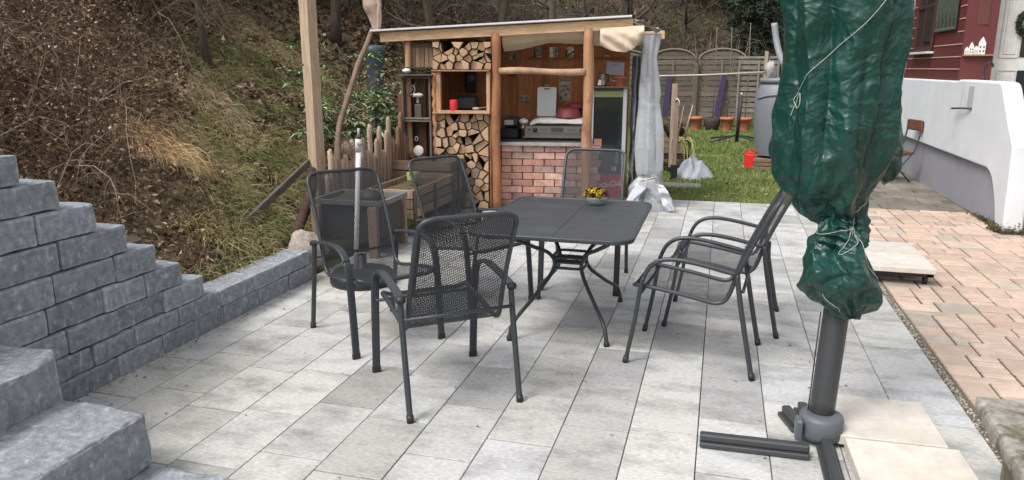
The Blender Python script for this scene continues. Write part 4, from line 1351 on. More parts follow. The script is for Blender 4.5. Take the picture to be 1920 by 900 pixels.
# wood store frame
WB = (.36, .19, .10)
m = SMB()
m.box((-.735, .18, .55), (.03, .38, 1.10), .003, tint=WB); m.box((-.075, .20, .56), (.022, .34, 1.10), .003, tint=WB)
m.box((-.40, .375, .98), (.66, .02, 1.94 - .0), .002, tint=(.10, .055, .03)) if False else None
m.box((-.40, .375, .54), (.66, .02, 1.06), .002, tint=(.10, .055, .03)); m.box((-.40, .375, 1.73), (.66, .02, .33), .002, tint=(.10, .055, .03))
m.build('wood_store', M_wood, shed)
m = SMB()
m.box((-.395, .14, 1.098), (.66, .42, .018), .003, tint=(.40, .24, .14)); m.box((-.395, .14, 1.562), (.66, .42, .018), .003, tint=(.30, .16, .09))
m.box((-.655, -.01, 1.33), (.055, .06, .44), .004, tint=(.46, .28, .16)); m.box((-.085, -.01, 1.33), (.042, .06, .44), .004, tint=(.46, .28, .18))
m.box((-.37, -.045, 1.115), (.60, .02, .022), .003, tint=(.45, .28, .18))
m.build('opening_frame', M_wood, shed)
m = SMB()
n = 24
m.tube([(-.705 + .008 * math.sin(k * 1.7), -.03, .62 + k * .04) for k in range(n)], .026 * (1 + .25 * np.sin(np.arange(n) * 2.3)), 8, tint=(.42, .20, .10)); m.build('bark_edge_board', M_log, shed)
m = SMB()
for k in range(5): m.box((-.965 + k * .052, .10, 1.73), (.048, .02, .28), .003, tint=np.array([.26, .17, .12]) * rng.uniform(.8, 1.2))
m.box((-.86, .085, 1.84), (.26, .02, .04), .003, tint=(.14, .09, .065)); m.build('slat_panel', M_wood, shed)
m = SMB(); m.box((-.90, .02, 1.515), (.40, .30, .022), .003, tint=(.09, .07, .055)); shf = m.build('shelf_board', M_woodh, shed)
m = SMB(); m.box((-1.13, .12, .65), (.07, .06, 1.3), .004, tint=(.17, .07, .04)); m.box((-.99, .30, .80), (.18, .02, 1.6), .003, tint=(.13, .06, .035)); m.build('side_post', M_wood, shed)

# split logs
def clip(poly, nx_, ny_, c):
    out = []
    for i in range(len(poly)):
        a, b = poly[i], poly[(i + 1) % len(poly)]
        da, db = a[0] * nx_ + a[1] * ny_ - c, b[0] * nx_ + b[1] * ny_ - c
        if da <= 0: out.append(a)
        if (da < 0) != (db < 0) and da != db:
            t = da / (da - db); out.append((a[0] + (b[0] - a[0]) * t, a[1] + (b[1] - a[1]) * t))
    return out
def woodpile(u0, u1, z0, z1, cell, label, group, seed):
    r = np.random.default_rng(seed)
    pts = []
    nz = int(round((z1 - z0) / cell)); nu = int(round((u1 - u0) / cell))
    for j in range(nz):
        for i in range(nu):
            if r.uniform() < .08: continue
            pts.append((u0 + (i + .5 + (.5 if j % 2 else 0) * .8 - .2 + r.uniform(-.36, .36)) * (u1 - u0) / nu, z0 + (j + .5 + r.uniform(-.36, .36)) * (z1 - z0) / nz))
    pts = np.array(pts)
    for i, p in enumerate(pts):
        poly = [(u0, z0), (u1, z0), (u1, z1), (u0, z1)]
        for j, q in enumerate(pts):
            if i == j: continue
            d = q - p
            if np.hypot(*d) > cell * 4: continue
            ln = np.hypot(*d); nn = d / ln
            poly = clip(poly, nn[0], nn[1], float(nn @ ((p + q) / 2)) - .0025 - r.uniform(0, .002))
            if len(poly) < 3: break
        if len(poly) < 3: continue
        poly = [pp for k, pp in enumerate(poly) if np.hypot(pp[0] - poly[k - 1][0], pp[1] - poly[k - 1][1]) > .007]
        if len(poly) < 3: continue
        # soften: drop to slightly shrunk irregular polygon
        c = np.mean(poly, axis=0)
        if r.uniform() < .55 and len(poly) > 4: poly.pop(int(r.integers(len(poly))))
        poly = [tuple(c + (np.array(pp) - c) * r.uniform(.95, 1.0)) for pp in poly]
        v0 = r.uniform(-.055, .045)
        end = np.array([[.42, .285, .18], [.36, .235, .145], [.47, .335, .22], [.29, .20, .14], [.24, .175, .135]])[r.choice(5, p=[.3, .25, .2, .15, .1])] * r.uniform(.85, 1.1)
        side = np.array([.22, .135, .085]) * r.uniform(.7, 1.3)
        n = len(poly)
        A = sum(poly[k][0] * poly[(k + 1) % n][1] - poly[(k + 1) % n][0] * poly[k][1] for k in range(n))
        if A < 0: poly = poly[::-1]
        m = SMB()
        inn = [tuple(c + (np.array(pp) - c) * .93) for pp in poly]
        V = [(a, v0 + .004, b) for a, b in poly] + [(a, v0, b) for a, b in inn] + [(a, v0 + .33 - max(v0, 0), b) for a, b in poly]
        F = [tuple(range(n, 2 * n))] + [(k, (k + 1) % n, n + (k + 1) % n, n + k) for k in range(n)] + [(k, 2 * n + k, 2 * n + (k + 1) % n, (k + 1) % n) for k in range(n)] + [tuple(range(2 * n, 3 * n))[::-1]]
        T = [tuple(end)] + [tuple(end * .8)] * n + [tuple(side)] * n + [tuple(end)]
        m.add(V, F, False, np.array(T))
        tag(m.build('firewood_log', M_endgrain), label, 'firewood', group)
woodpile(-.705, -.092, .015, 1.085, .088, 'split firewood log in the tall lower stack of the shed', 'split logs in the lower firewood stack', 3)
woodpile(-.715, -.055, 1.575, 1.872, .084, 'split firewood log in the upper stack under the shed roof', 'split logs in the upper firewood stack', 4)

# beige canvas under the roof
M_canvas = mat('beige_canvas', tint=True, rough=.8, var=.14, scale=4, bump=.5, bscale=18, bdist=.01)
m = SMB()
us = np.linspace(.055, 1.60, 90); ws = np.linspace(0, 1, 40)
def canv(u, w):
    zt = roofz(u) - .035
    v = .035 + .85 * w
    sag = np.interp(w, [0, .12, .3, .6, 1], [0, .12, .165, .13, .0])
    sag *= 1.0 + .22 * math.sin(u * 4.1 + 2)
    return (u, v, zt - .005 - sag - .04 * w)
Gt = np.array([[canv(u, w) for w in ws] for u in us])
q = Gt * np.array([1, 1, 1])
Gt[..., 2] += .022 * fbm(q, 4., 3, 3) + .012 * np.abs(vnoise(q * np.array([1, .35, 1]), 13, 8))
m.grid(Gt, tint=(.58, .47, .34)); m.build('canvas', M_canvas, tag(shed))
m = SMB()
# hanging corner of the canvas at the right end
us2 = np.linspace(0, 1, 40); ws2 = np.linspace(0, 1, 30)
Gt = np.zeros((40, 30, 3))
for i, a in enumerate(us2):
    for j, b in enumerate(ws2):
        u = 1.14 + .46 * a
        top = roofz(u) - .05
        low = np.interp(a, [0, .25, .6, .8, 1], [1.83, 1.775, 1.755, 1.80, 1.93])
        Gt[i, j] = (u, -.035 - .05 * math.sin(PI * b) - .05 * a, top + (low - top) * b)
Gt[..., 1] += .018 * np.sin(Gt[..., 0] * 30 + Gt[..., 2] * 45) * np.linspace(.2, 1, 30)[None, :] + .02 * fbm(Gt, 8, 5, 2)
m.grid(Gt, tint=(.58, .47, .36)); m.build('canvas_corner', M_canvas, shed)

# crumpled white film over the roof end
def crumple(G, amp, lams, seed):
    r2 = np.random.default_rng(seed); q = G.copy()
    q = q + np.stack([vnoise(q, 6., seed + k) for k in range(3)], -1) * .04
    out = 0
    for i, lam in enumerate(lams):
        d = r2.normal(size=3); d /= np.linalg.norm(d)
        ph = (q @ d) / lam + r2.uniform()
        out = out + (np.abs(2 * (ph - np.floor(ph)) - 1) - .5) * lam * np.clip(.5 + 1.4 * vnoise(q, .8 / lam * .5, seed + 50 + i), 0, 1)
    return out * amp
M_film = mat('grey_film', tint=True, rough=.42, var=.10, scale=6, crinkle=.007, crk=(4., 12.), spec=.5)
m = SMB(); a = np.linspace(0, 1, 40)
Gt = np.array([[(1.46 + .33 * x, .1 + .9 * y, 2.115 - .13 * x ** 1.5 + .02 * y) for y in a] for x in a])
Gt[..., 2] += crumple(Gt, .16, (.2, .13, .09, .06), 4); m.grid(Gt, tint=(.60, .62, .68)); m.build('roof_film', M_film, shed)

# grey tarpaulin gathered and tied at the shed's right corner
t = thing('tarpaulin_curtain', 'grey tarpaulin curtain tied with string at the right corner of the shed', 'tarpaulin', SW(1.72, .25, 0))
rw = np.array([ # z, u left, u right, v half
 (.0, 1.50, 2.00, .24), (.05, 1.50, 1.99, .23), (.12, 1.51, 1.96, .21), (.22, 1.55, 1.91, .17), (.32, 1.58, 1.86, .12), (.37, 1.60, 1.84, .10), (.45, 1.58, 1.89, .12), (.7, 1.565, 1.89, .13), (1.0, 1.57, 1.86, .12), (1.18, 1.58, 1.83, .10), (1.21, 1.58, 1.82, .095), (1.3, 1.58, 1.83, .10), (1.5, 1.59, 1.80, .10), (1.7, 1.60, 1.77, .08), (1.92, 1.60, 1.80, .07), (1.96, 1.61, 1.80, .05)])
NT2, NZ2 = 220, 300
z_ = np.linspace(0.0, 1.96, NZ2); th = np.linspace(0, 2 * PI, NT2, endpoint=False)
Z2, T2 = np.meshgrid(z_, th, indexing='ij')
L_, R_, D_ = [np.interp(Z2, rw[:, 0], rw[:, k]) for k in (1, 2, 3)]
cx, hw = (L_ + R_) / 2, (R_ - L_) / 2
pl = np.abs(2 * ((T2 * 6 / (2 * PI) + .3 * vnoise(np.stack([np.cos(T2), np.sin(T2), Z2 * .8], -1), 1.2, 6)) % 1) - 1)
rad = 1.12 - .26 * pl * np.clip(1.1 - np.exp(-((Z2 - 1.2) / .05) ** 2) * .6, .3, 1)
Gt = np.stack([cx + hw * np.cos(T2) * rad, .25 + D_ * np.sin(T2) * rad, Z2], -1)
cr = crumple(Gt * np.array([1, 1, .4]), .22, (.3, .22, .15, .10, .07), 9) * np.where(Z2 < .4, 2.2, .45)
Gt[..., 0] += np.cos(T2) * cr; Gt[..., 1] += np.sin(T2) * cr
m = SMB(); m.grid(Gt, tint=(.33, .345, .37), wrap=True); m.build('sheet', M_film, t)
for (pts_, nm) in (([(1.60, .10, .30), (1.50, .02, .20), (1.44, -.02, .04)], 'a'), ([(1.78, .05, .33), (1.88, .0, .22), (1.90, .05, .03)], 'b')):
    m = SMB()
    a = np.linspace(0, 1, 24)
    p0, p1, p2 = [np.array(p) for p in pts_]
    Gf = np.array([[(1 - x) * ((1 - y) * p0 + y * (p0 + np.array([.10, -.03, -.02]))) + x * ((1 - y) * p2 + y * (p2 + np.array([.12, -.07, .0]))) + np.array([0, -.05, .05]) * math.sin(PI * x) for y in a] for x in a])
    Gf[..., 1] += crumple(Gf, .35, (.2, .12, .08), 21 + ord(nm))
    m.grid(Gf, tint=(.46, .48, .52)); m.build('flap', M_film, t)
for z, uL, uR, D in ((1.205, 1.592, 1.793, .088), (.365, 1.60, 1.842, .10)):
    a = np.linspace(0, 2 * PI, 30, endpoint=False)
    m = SMB(); m.tube(np.stack([(uL + uR) / 2 + (uR - uL) / 2 * np.cos(a) * 1.0, .25 + D * np.sin(a) * 1.02, z + .03 * np.cos(a)], -1), .006, 6, closed=True, tint=(.62, .60, .54)); m.build('string', M_tintm, t)
# dark transparent-looking folded sheet between fridge and curtain
m = SMB(); a = np.linspace(0, 1, 60)
Gt = np.array([[(1.50 + .09 * x + .0 * z, .34 + .05 * math.sin(9 * x), .02 + 1.70 * z) for x in a] for z in a])
Gt[..., 1] += crumple(Gt, .45, (.25, .16, .1, .07), 77); Gt[..., 0] += crumple(Gt, .15, (.2, .1), 78)
m.grid(Gt, tint=(.16, .17, .19)); o = m.build('folded_film', mat('shiny_film', tint=True, rough=.2, var=.3, scale=14, spec=.6)); tag(o, 'dark shiny plastic film hanging between the drinks fridge and the grey curtain', 'plastic film')

# brick counter
t = thing('brick_counter', 'low counter wall of reddish bricks with a grey worktop between the log posts', 'counter', SW(.55, .5, 0))
m = SMB(); m.box((.60, .53, .365), (1.10, .70, .72), 0, tint=(.21, .15, .125)); m.build('mortar', M_gravel, t)
m = SMB()
BC = np.array([[.42, .22, .175], [.36, .185, .15], [.52, .33, .275], [.22, .135, .115], [.46, .27, .22], [.30, .21, .18]])
rowh = .0795
for j in range(9):
    u = .035 - (.125 if j % 2 else 0)
    while u < 1.18:
        a, b = max(u, .035), min(u + .243, 1.18)
        if b - a > .03:
            m.box(((a + b) / 2, .175, .01 + (j + .5) * rowh), (b - a - .006, .05, rowh - .007), .004, tint=BC[rng.choice(6, p=[.25, .2, .15, .15, .15, .1])] * rng.uniform(.85, 1.15), rot=(0, rng.normal() * .004, 0))
        u += .25
m.box((1.14, .19, .765), (.085, .07, .075), .005, tint=(.52, .26, .21))
m.build('bricks', M_brick, t)
m = SMB(); m.box((.53, .50, .745), (1.02, .80, .035), .004, tint=(.10, .095, .09)); m.box((.53, .095, .7449), (1.02, .018, .040), .004, tint=(.30, .29, .28)); m.build('worktop', mat('worktop', tint=True, rough=.28, var=.3, scale=9, stretch=(1, 4, 1)), t)

# grill / oven on the counter
t = thing('table_grill', 'silver table grill with two black knobs on the brick counter', 'grill', SW(.64, .5, .763))
m = SMB(); m.box((.66, .60, .855), (.78, .42, .15), .01, tint=(.3, .3, .3)); m.build('body', M_steel, t)
m = SMB(); m.box((.66, .385, .885), (.74, .012, .085), .003); pn_ = m.build('control_panel', mat('panel_metal', (.20, .20, .195), rough=.35, metal=.6, var=.08, scale=5), t)
m = SMB(); m.box((.66, .360, .80), (.80, .035, .018), .004); m.build('front_rail', M_steel, t)
m = SMB(); m.box((.66, .60, .778), (.72, .38, .028), .004, tint=(.02, .02, .02)); m.build('feet', M_tint, t)
for u in (.40, .95):
    m = place(MB(), u, .378, .885, rx=PI / 2); m.lathe([(.027, 0), (.027, .012), (.022, .03), (0, .03)], n=16, caps=False); m.build('knob', M_black, t)
m = SMB(); m.box((.66, .377, .887), (.14, .006, .05), .002, tint=(.05, .05, .05))
for k in range(3): m.box((.47 + k * .032, .377, .887), (.014, .006, .016), .002, tint=(.05, .05, .05)); m.box((.79 + k * .032, .377, .887), (.014, .006, .016), .002, tint=(.05, .05, .05))
m.box((.33, .377, .887), (.035, .006, .03), .002, tint=(.08, .08, .08))
m.build('buttons', M_tint, pn_)
m = SMB(); m.prism([(.39, .932), (.81, .932), (.81, .99), (.52, .985)], .27, 1.05, axis='x'); m.build('lid', M_steel, t)
# cloth on the grill
m = SMB(); a = np.linspace(0, 1, 50)
Gt = np.array([[(.24 + .84 * x, .40 + .42 * y, .998 + .05 * math.sin(PI * min(1, y)) * .3 - (.06 * max(0, (.22 - x) / .22)) - .035 * max(0, (.25 - y) / .25)) for y in a] for x in a])
Gt[..., 2] += .010 * fbm(Gt, 9, 3, 3); m.grid(Gt, tint=(.62, .60, .58))
Gd = Gt.copy(); Gd[..., 2] -= .006; m.grid(Gd[:, ::-1], tint=(.62, .60, .58))
tag(m.build('cloth', M_tintm), 'crumpled whitish cloth spread over the silver grill', 'cloth')
m = place(MB(), .255, .47, .975, rz=.2); m.M = m.M; m.ball((0, 0, 0), (.055, .10, .035), 16, 10, noise=.12, tint=(.58, .56, .54)); tag(m.build('rolled_cloth', M_tintm), 'rolled whitish cloth hanging off the left end of the grill', 'cloth')
# cutting board
m = place(MB(), .50, .79, 1.19, rx=R(-10)); m.prism([(x, z) for x, z in rrect(-.115, .115, -.175, .175, .02, 4)], -.007, .007, axis='y', tint=(.60, .63, .64))
m.box((.0, -.0085, .155), (.07, .004, .014), 0, tint=(.05, .05, .05)); tag(m.build('cutting_board', M_tint), 'white plastic cutting board leaning upright behind the silver grill', 'cutting board')
m = place(MB(), .50, .83, 1.375); m.box((0, 0, 0), (.06, .02, .05), .006, tint=(.20, .22, .05)); tag(m.build('sponge', M_tint), 'olive-green sponge sticking up behind the cutting board', 'sponge')
m = SMB(); m.lathe([(.155, .0), (.158, .008), (.148, .02), (.135, .07), (.115, .105), (.07, .115), (0, .116)], (.78, .62, 1.018), 36, caps=False, tint=(.20, .035, .045)); tag(m.build('plastic_bowl', M_tint), 'dark red plastic bowl turned upside down on the grill', 'bowl')
m = SMB(); m.lathe([(.125, .0), (.13, .01), (.10, .06), (0, .06)], (.86, .80, 1.12), 36, caps=False, tint=(.22, .03, .05)); tag(m.build('plastic_bowl', M_tint), 'second dark red plastic bowl, higher and behind the first one', 'bowl')
m = SMB(); m.box((1.02, .66, 1.07), (.10, .10, .12), .01, tint=(.55, .35, .36)); tag(m.build('small_box', M_tint), 'small pale pink box at the right end of the grill beside the log post', 'box')
# poster and socket on the rear wall
m = SMB(); m.box((.705, .985, 1.33), (.145, .004, .27), 0, tint=(.34, .29, .22)); m.box((.705, .982, 1.445), (.14, .004, .022), 0, tint=(.16, .13, .12))
for k in range(22): m.box((.705 + rng.uniform(-.05, .05), .981 - k * .0001, 1.31 + rng.uniform(-.09, .10)), (rng.uniform(.012, .04), .003, rng.uniform(.012, .04)), 0, tint=[(.08, .07, .06), (.42, .38, .30), (.20, .12, .09), (.15, .16, .12)][rng.integers(0, 4)], rot=(0, rng.uniform(0, 3), 0))
tag(m.build('poster', M_tintm), 'small patterned poster on the shed wall right of the cutting board', 'poster')
t = thing('wall_socket', 'grey double wall socket on the shed board wall left of the cutting board', 'socket', SW(.20, .975, 1.19))
m = SMB(); m.box((.20, .972, 1.225), (.135, .03, .085), .01, tint=(.28, .25, .22)); m.build('housing', M_tint, t)
for u in (.168, .232):
    m = place(MB(), u, .955, 1.225, rx=PI / 2); m.lathe([(.024, 0), (.024, .006), (.018, .006), (.016, .001), (0, .001)], n=14, caps=False, tint=(.16, .14, .13)); m.build('socket_face', M_tint, t)
m = SMB(); m.box((.05, .965, 1.52), (.10, .05, .05), .01, tint=(.03, .03, .03)); m.box((.05, .935, 1.515), (.07, .012, .02), .004, tint=(.06, .06, .06)); tag(m.build('wall_lamp', M_tint), 'small black lamp box on the shed wall above the socket', 'lamp')
# pans at the left
m = SMB(); m.box((.08, .62, .825), (.22, .28, .12), .02, tint=(.02, .02, .022), taper=(1.08, 1.05)); o = m.build('casserole', M_tint); tag(o, 'black casserole dish on the counter beside the left log post', 'pan')
m = SMB(); m.box((.10, .66, .96), (.20, .26, .12), .03, tint=(.035, .035, .035), taper=(.9, .9)); m.box((.07, .525, .955), (.11, .012, .06), .004, tint=(.42, .40, .34)); o = m.build('waffle_iron', M_tint); tag(o, 'dark appliance with a pale face stacked on the black casserole', 'appliance')
# things seen in the window opening
m = SMB(); m.box((-.42, .50, 1.19), (.24, .28, .165), .025, tint=(.028, .030, .032), taper=(.92, .85)); o = m.build('toaster_oven', M_tint); tag(o, 'dark grey box-shaped appliance standing in the opening between the firewood stacks', 'appliance')
m = SMB(); m.box((-.46, .93, 1.42), (.15, .05, .27), .02, tint=(.03, .024, .03)); m.ball((-.46, .90, 1.47), (.05, .02, .04), 10, 6, tint=(.15, .12, .14), noise=.3); o = m.build('hanging_bag', M_tintm); tag(o, 'dark bag hanging on the board wall in the opening', 'bag')
t = thing('candle', 'red candle standing on the sill of the opening above the firewood', 'candle', SW(-.49, .0, 1.108))
m = SMB(); m.lathe([(.044, 0), (.046, .01), (.046, .125), (.040, .135), (.03, .130), (0, .128)], (-.485, -.01, 1.109), 24, caps=False, tint=(.55, .015, .02)); m.build('wax', M_tint, t)
m = SMB(); m.tube([(-.485, -.01, 1.235), (-.484, -.01, 1.25)], .002, 4, tint=(.02, .02, .02)); m.build('wick', M_tint, t)
m = place(MB(), -.26, .16, 1.125, rz=.3); m.ball((0, 0, .012), (.045, .03, .018), 12, 8, tint=(.5, .44, .36)); m.tube([(.03, 0, .015), (.16, .01, .03)], .006, 6, tint=(.40, .30, .20)); tag(m.build('wooden_spoon', M_tintm), 'pale wooden spoon lying on the sill right of the red candle', 'spoon')

# stacked crates at the left end
def crate(u, v, z0, w, d, h, label):
    t = thing('wall_crate', label, 'crate', SW(u, v, z0), 'grey wooden crates stacked open side out beside the firewood')
    G_ = (.115, .105, .095)
    m = SMB()
    m.box((u - w / 2 + .011, v, z0 + h / 2), (.02, d, h), .003, tint=G_); m.box((u + w / 2 - .011, v, z0 + h / 2), (.02, d, h), .003, tint=np.array(G_) * 1.15)
    m.build('side', M_wood, t)
    m = SMB(); m.box((u, v, z0 + .011), (w - .046, d, .018), .003, tint=(.16, .145, .13)); m.box((u, v, z0 + h - .011), (w - .046, d, .018), .003, tint=(.13, .12, .11)); m.build('shelf', M_woodh, t)
    m = SMB()
    for k in range(3): m.box((u - w / 2 + .06 + k * (w - .12) / 2, v + d / 2 - .01, z0 + h / 2), ((w - .06) / 3 - .006, .012, h - .044), .002, tint=np.array([.12, .08, .06] if k != 1 else [.24, .13, .085]) * rng.uniform(.7, 1.1))
    m.build('back', M_wood, t)
crate(-.905, .06, 1.02, .335, .26, .475, 'upper of the two grey wooden crates, with bleached driftwood in it')
crate(-.905, .06, .52, .345, .28, .495, 'lower of the two grey wooden crates, with a round pale disc in it')
def mushroom(u, v, z, s, label):
    m = place(MB(), u, v, z); m.lathe([(.018, 0), (.014, .03), (.012, .06), (.02, .07)], n=10, tint=(.24, .20, .16), caps=False)
    m.ball((0, 0, .085), (s, s * .7, s * .42), 16, 10, noise=.35, ns=2.5, seed=int(s * 1000), tint=(.62, .60, .55)); tag(m.build('driftwood_mushroom', M_tintm), label, 'ornament')
mushroom(-.90, .0, 1.205, .062, 'whitish mushroom-shaped piece of driftwood in the upper crate')
m = place(MB(), -.91, .0, .66, rx=R(80)); m.lathe([(0, -.012), (.055, -.012), (.064, 0), (.055, .012), (0, .012)], n=24, caps=False, tint=(.60, .59, .54)); tag(m.build('wooden_disc', M_tintm), 'round pale wooden disc in the lower crate', 'ornament')
m = SMB(); m.tube(cat_rom([(-1.0, .02, 1.33), (-.97, 0, 1.40), (-.93, -.01, 1.37), (-.95, 0, 1.31), (-1.0, .01, 1.29)], 5), .007, 6, tint=(.40, .36, .32)); m.tube([(-1.0, .02, 1.30), (-.93, .01, 1.42)], .005, 5, tint=(.5, .45, .4))
tag(m.build('wire_loop', M_tintm), 'bent pale twig loop hanging in the upper crate', 'ornament')
m = SMB(); m.box((-.90, .02, 1.107), (.08, .07, .165), .01, tint=(.10, .08, .06)); tag(m.build('wood_block', M_wood), 'dark wood block under the mushroom-shaped driftwood', 'wood block')
m = SMB(); a = np.linspace(0, 2 * PI, 20, endpoint=False); m.tube(np.stack([-.93 + .018 * np.cos(a), .0 * a - .0, .80 + .024 * np.sin(a)], -1), .004, 5, closed=True, tint=(.55, .55, .55)); tag(m.build('metal_ring', M_tint), 'small metal ring hanging in the lower crate above the pale disc', 'ring')
m = SMB(); m.ball((-.98, .0, .60), (.045, .05, .05), 12, 8, noise=.4, tint=(.20, .07, .05)); tag(m.build('dried_flower', M_tintm), 'dark red dried flower head at the left in the lower crate', 'ornament')
# moss and stone on the shelf
n = 1500
Pm = np.stack([rng.uniform(-1.06, -.74, n), rng.uniform(-.08, .12, n), 1.535 + rng.uniform(0, .06, n)], -1) @ SM[:3, :3].T + SM[:3, 3]
V, F, F3 = leafquads(Pm, .014, flat=.3)
o = fastmesh('moss_planting', V, F3, np.array([.06, .07, .035]) * rng.uniform(.4, 1.8, (len(F3), 1)), M_leaf, origin=SW(-.9, 0, 1.527)); tag(o, 'clump of dark moss on the shelf above the grey crates', 'moss')
m = place(MB(), -1.0, -.08, 1.56); m.ball((0, 0, 0), (.045, .04, .028), 14, 9, noise=.35, seed=3, tint=(.66, .64, .62)); tag(m.build('white_stone', M_tintm), 'white stone on the left end of the mossy shelf', 'stone')

# drinks fridge
t = thing('drinks_fridge', 'narrow glass-door drinks fridge with a red lower panel behind the right log post', 'fridge', SW(1.25, .55, 0))
m = SMB(); m.box((1.25, .63, .70), (.41, .42, 1.33), .01, tint=(.42, .43, .45)); m.build('cabinet', M_tint, t)
m = SMB(); m.box((1.457, .60, .73), (.004, .10, 1.2), 0, tint=(.25, .015, .05)); m.build('side_stripe', M_tint, t)
m = SMB(); m.box((1.065, .405, .78), (.03, .03, 1.18), .004, tint=(.46, .48, .50)); m.box((1.435, .405, .78), (.045, .03, 1.18), .004, tint=(.48, .50, .53)); m.box((1.2475, .405, 1.355), (.33, .03, .03), .003, tint=(.05, .05, .05))
dr = m.build('door', M_tint, t)
m = SMB(); m.box((1.2475, .412, .83), (.33, .012, .91), 0); m.build('door_glass', bpy.data.materials['dark_glass'], dr)
m = SMB(); m.box((1.2475, .404, 1.30), (.33, .012, .07), .002, tint=(.22, .26, .11)); m.build('sign_strip', M_tint, dr)
m = SMB(); m.box((1.25, .402, .235), (.40, .02, .27), .004, tint=(.42, .015, .035)); rp = m.build('red_panel', M_tint, t)
m = SMB(); m.lathe([(.022, 0), (.024, .06), (.012, .10), (.010, .14), (0, .14)], (1.36, .396, .50), 10, caps=False, tint=(.12, .14, .13), sy=.15); m.box((1.33, .4015, .44), (.06, .004, .05), 0, tint=(.30, .31, .32)); m.build('bottle_print', M_tint, dr)
# flowing white script on the red panel
cu = bpy.data.curves.new('script', 'FONT'); cu.body = 'Coca-Cola'; cu.size = .088; cu.shear = .35; cu.extrude = .0008; cu.space_character = .92; cu.align_x = 'CENTER'; cu.align_y = 'CENTER'; cu.offset = .0008
co = bpy.data.objects.new('script', cu); COL.objects.link(co)
bpy.context.view_layer.update()
me = bpy.data.meshes.new_from_object(co.evaluated_get(bpy.context.evaluated_depsgraph_get()))
bpy.data.objects.remove(co)
vv = np.zeros(len(me.vertices) * 3); me.vertices.foreach_get('co', vv); vv = vv.reshape(-1, 3)
m = place(MB(), 1.25, .3905, .255, ry=R(-6)); m.M = m.M @ np.array(Euler((PI / 2, 0, 0)).to_matrix().to_4x4())
m.add(vv, [list(p.vertices) for p in me.polygons], False, (.72, .70, .70))
m.tube([(-.17, -.030, 0), (-.10, -.038, 0), (.0, -.028, 0), (.09, -.036, 0), (.16, -.025, 0)], .0022, 4, tint=(.72, .70, .70))
m.build('lettering', M_tint, rp)
# fridge top
m = SMB(); m.box((1.25, .56, 1.378), (.46, .44, .020), .003, tint=(.18, .10, .07)); tag(m.build('wooden_board', M_woodh), 'dark board lying on top of the drinks fridge', 'board')
kt = thing('moka_pot', 'silver coffee pot with a black handle on the board over the drinks fridge', 'coffee pot', SW(1.16, .48, 1.389))
m = SMB(); m.lathe([(.052, 0), (.055, .01), (.038, .07), (.040, .075), (.050, .135), (.0, .137)], (1.155, .47, 1.389), 8, smooth=False, caps=False); m.build('pot', M_steel, kt)
m = SMB(); m.tube(cat_rom([(1.195, .46, 1.515), (1.235, .45, 1.515), (1.24, .45, 1.47), (1.225, .45, 1.43)], 4), .008, 6); m.build('handle', M_black, kt)
m = SMB(); m.lathe([(.045, 0), (.02, .02), (.008, .025), (.010, .038), (0, .04)], (1.155, .47, 1.526), 10, caps=False); m.build('lid', M_steel, kt)
m = SMB(); m.lathe([(.05, 0), (.066, .085), (.073, .087), (.073, .107), (.062, .107), (.055, .09), (0, .09)], (1.375, .50, 1.389), 24, caps=False, tint=(.42, .15, .08)); tag(m.build('flower_pot', M_tintm), 'orange flower pot on top of the drinks fridge', 'pot')
m = SMB(); m.box((1.20, .50, 1.405), (.10, .08, .03), .005, tint=(.14, .08, .06)); m.tube([(1.25, .48, 1.46), (1.34, .46, 1.44)], .005, 5, tint=(.5, .5, .5)) ; tag(m.build('small_tin', M_tintm), 'small brown tin with a spoon beside the orange pot', 'tin')
m = SMB(); m.box((1.315, .98, 1.585), (.215, .004, .155), 0, tint=(.46, .44, .56), rot=(0, R(3), 0))
for k in range(3): m.box((1.27 + k * .035, .9765, 1.635), (.02, .003, .006), 0, tint=(.12, .12, .25))
tag(m.build('paper_notice', M_tintm), 'lilac-white paper notice on the shed wall above the drinks fridge', 'notice')
m = SMB(); m.box((1.21, .98, 1.71), (.07, .004, .07), 0, tint=(.50, .30, .28)); m.box((1.21, .977, 1.71), (.04, .003, .04), 0, tint=(.36, .18, .18)); tag(m.build('small_note', M_tintm), 'small pinkish note pinned above the lilac notice', 'notice')
for k, (u, z, w) in enumerate(((.06, 1.735, .05), (.31, 1.74, .055), (.70, 1.76, .05), (.92, 1.79, .07))):  # pale boxes added behind the cut-outs, their colour standing for the brightness there
    m = SMB(); m.box((u, 1.10, z), (w, .02, .10), .004, tint=(.42, .42, .36)); m.box((u + .01, 1.085, z), (w * .35, .01, .07), .002, tint=(.10, .09, .07))
    tag(m.build('garden_lantern', M_tintm), ['pale lantern seen through the leftmost cut-out of the shed wall', 'pale lantern seen through the second cut-out from the left', 'pale lantern seen through the cut-out above the poster', 'small pale lantern under the canvas beside the right log post'][k], 'lantern')

# ------------------------------------------------------------------ things left of the shed
t = thing('tall_post', 'tall weathered square timber post rising out of the picture left of the picket fence', 'post', (-3.72, 6.42, 0))
m = MB(); v = []
for (x, y, z) in ((-3.74, 6.44, 0), (-3.78, 6.50, 2.75)):
    for a in (0, 90, 180, 270): v.append((x + .078 * math.cos(R(a + 28)), y + .078 * math.sin(R(a + 28)), z))
m.add(v, [(3, 2, 1, 0), (4, 5, 6, 7)] + [(k, (k + 1) % 4, 4 + (k + 1) % 4, 4 + k) for k in range(4)], tint=(.42, .315, .225)); m.build('shaft', M_wood, t)
m = MB(); m.ball((-3.795, 6.385, 1.62), (.008, .008, .012), 8, 5, tint=(.12, .07, .05)); m.build('knot', M_wood, t)

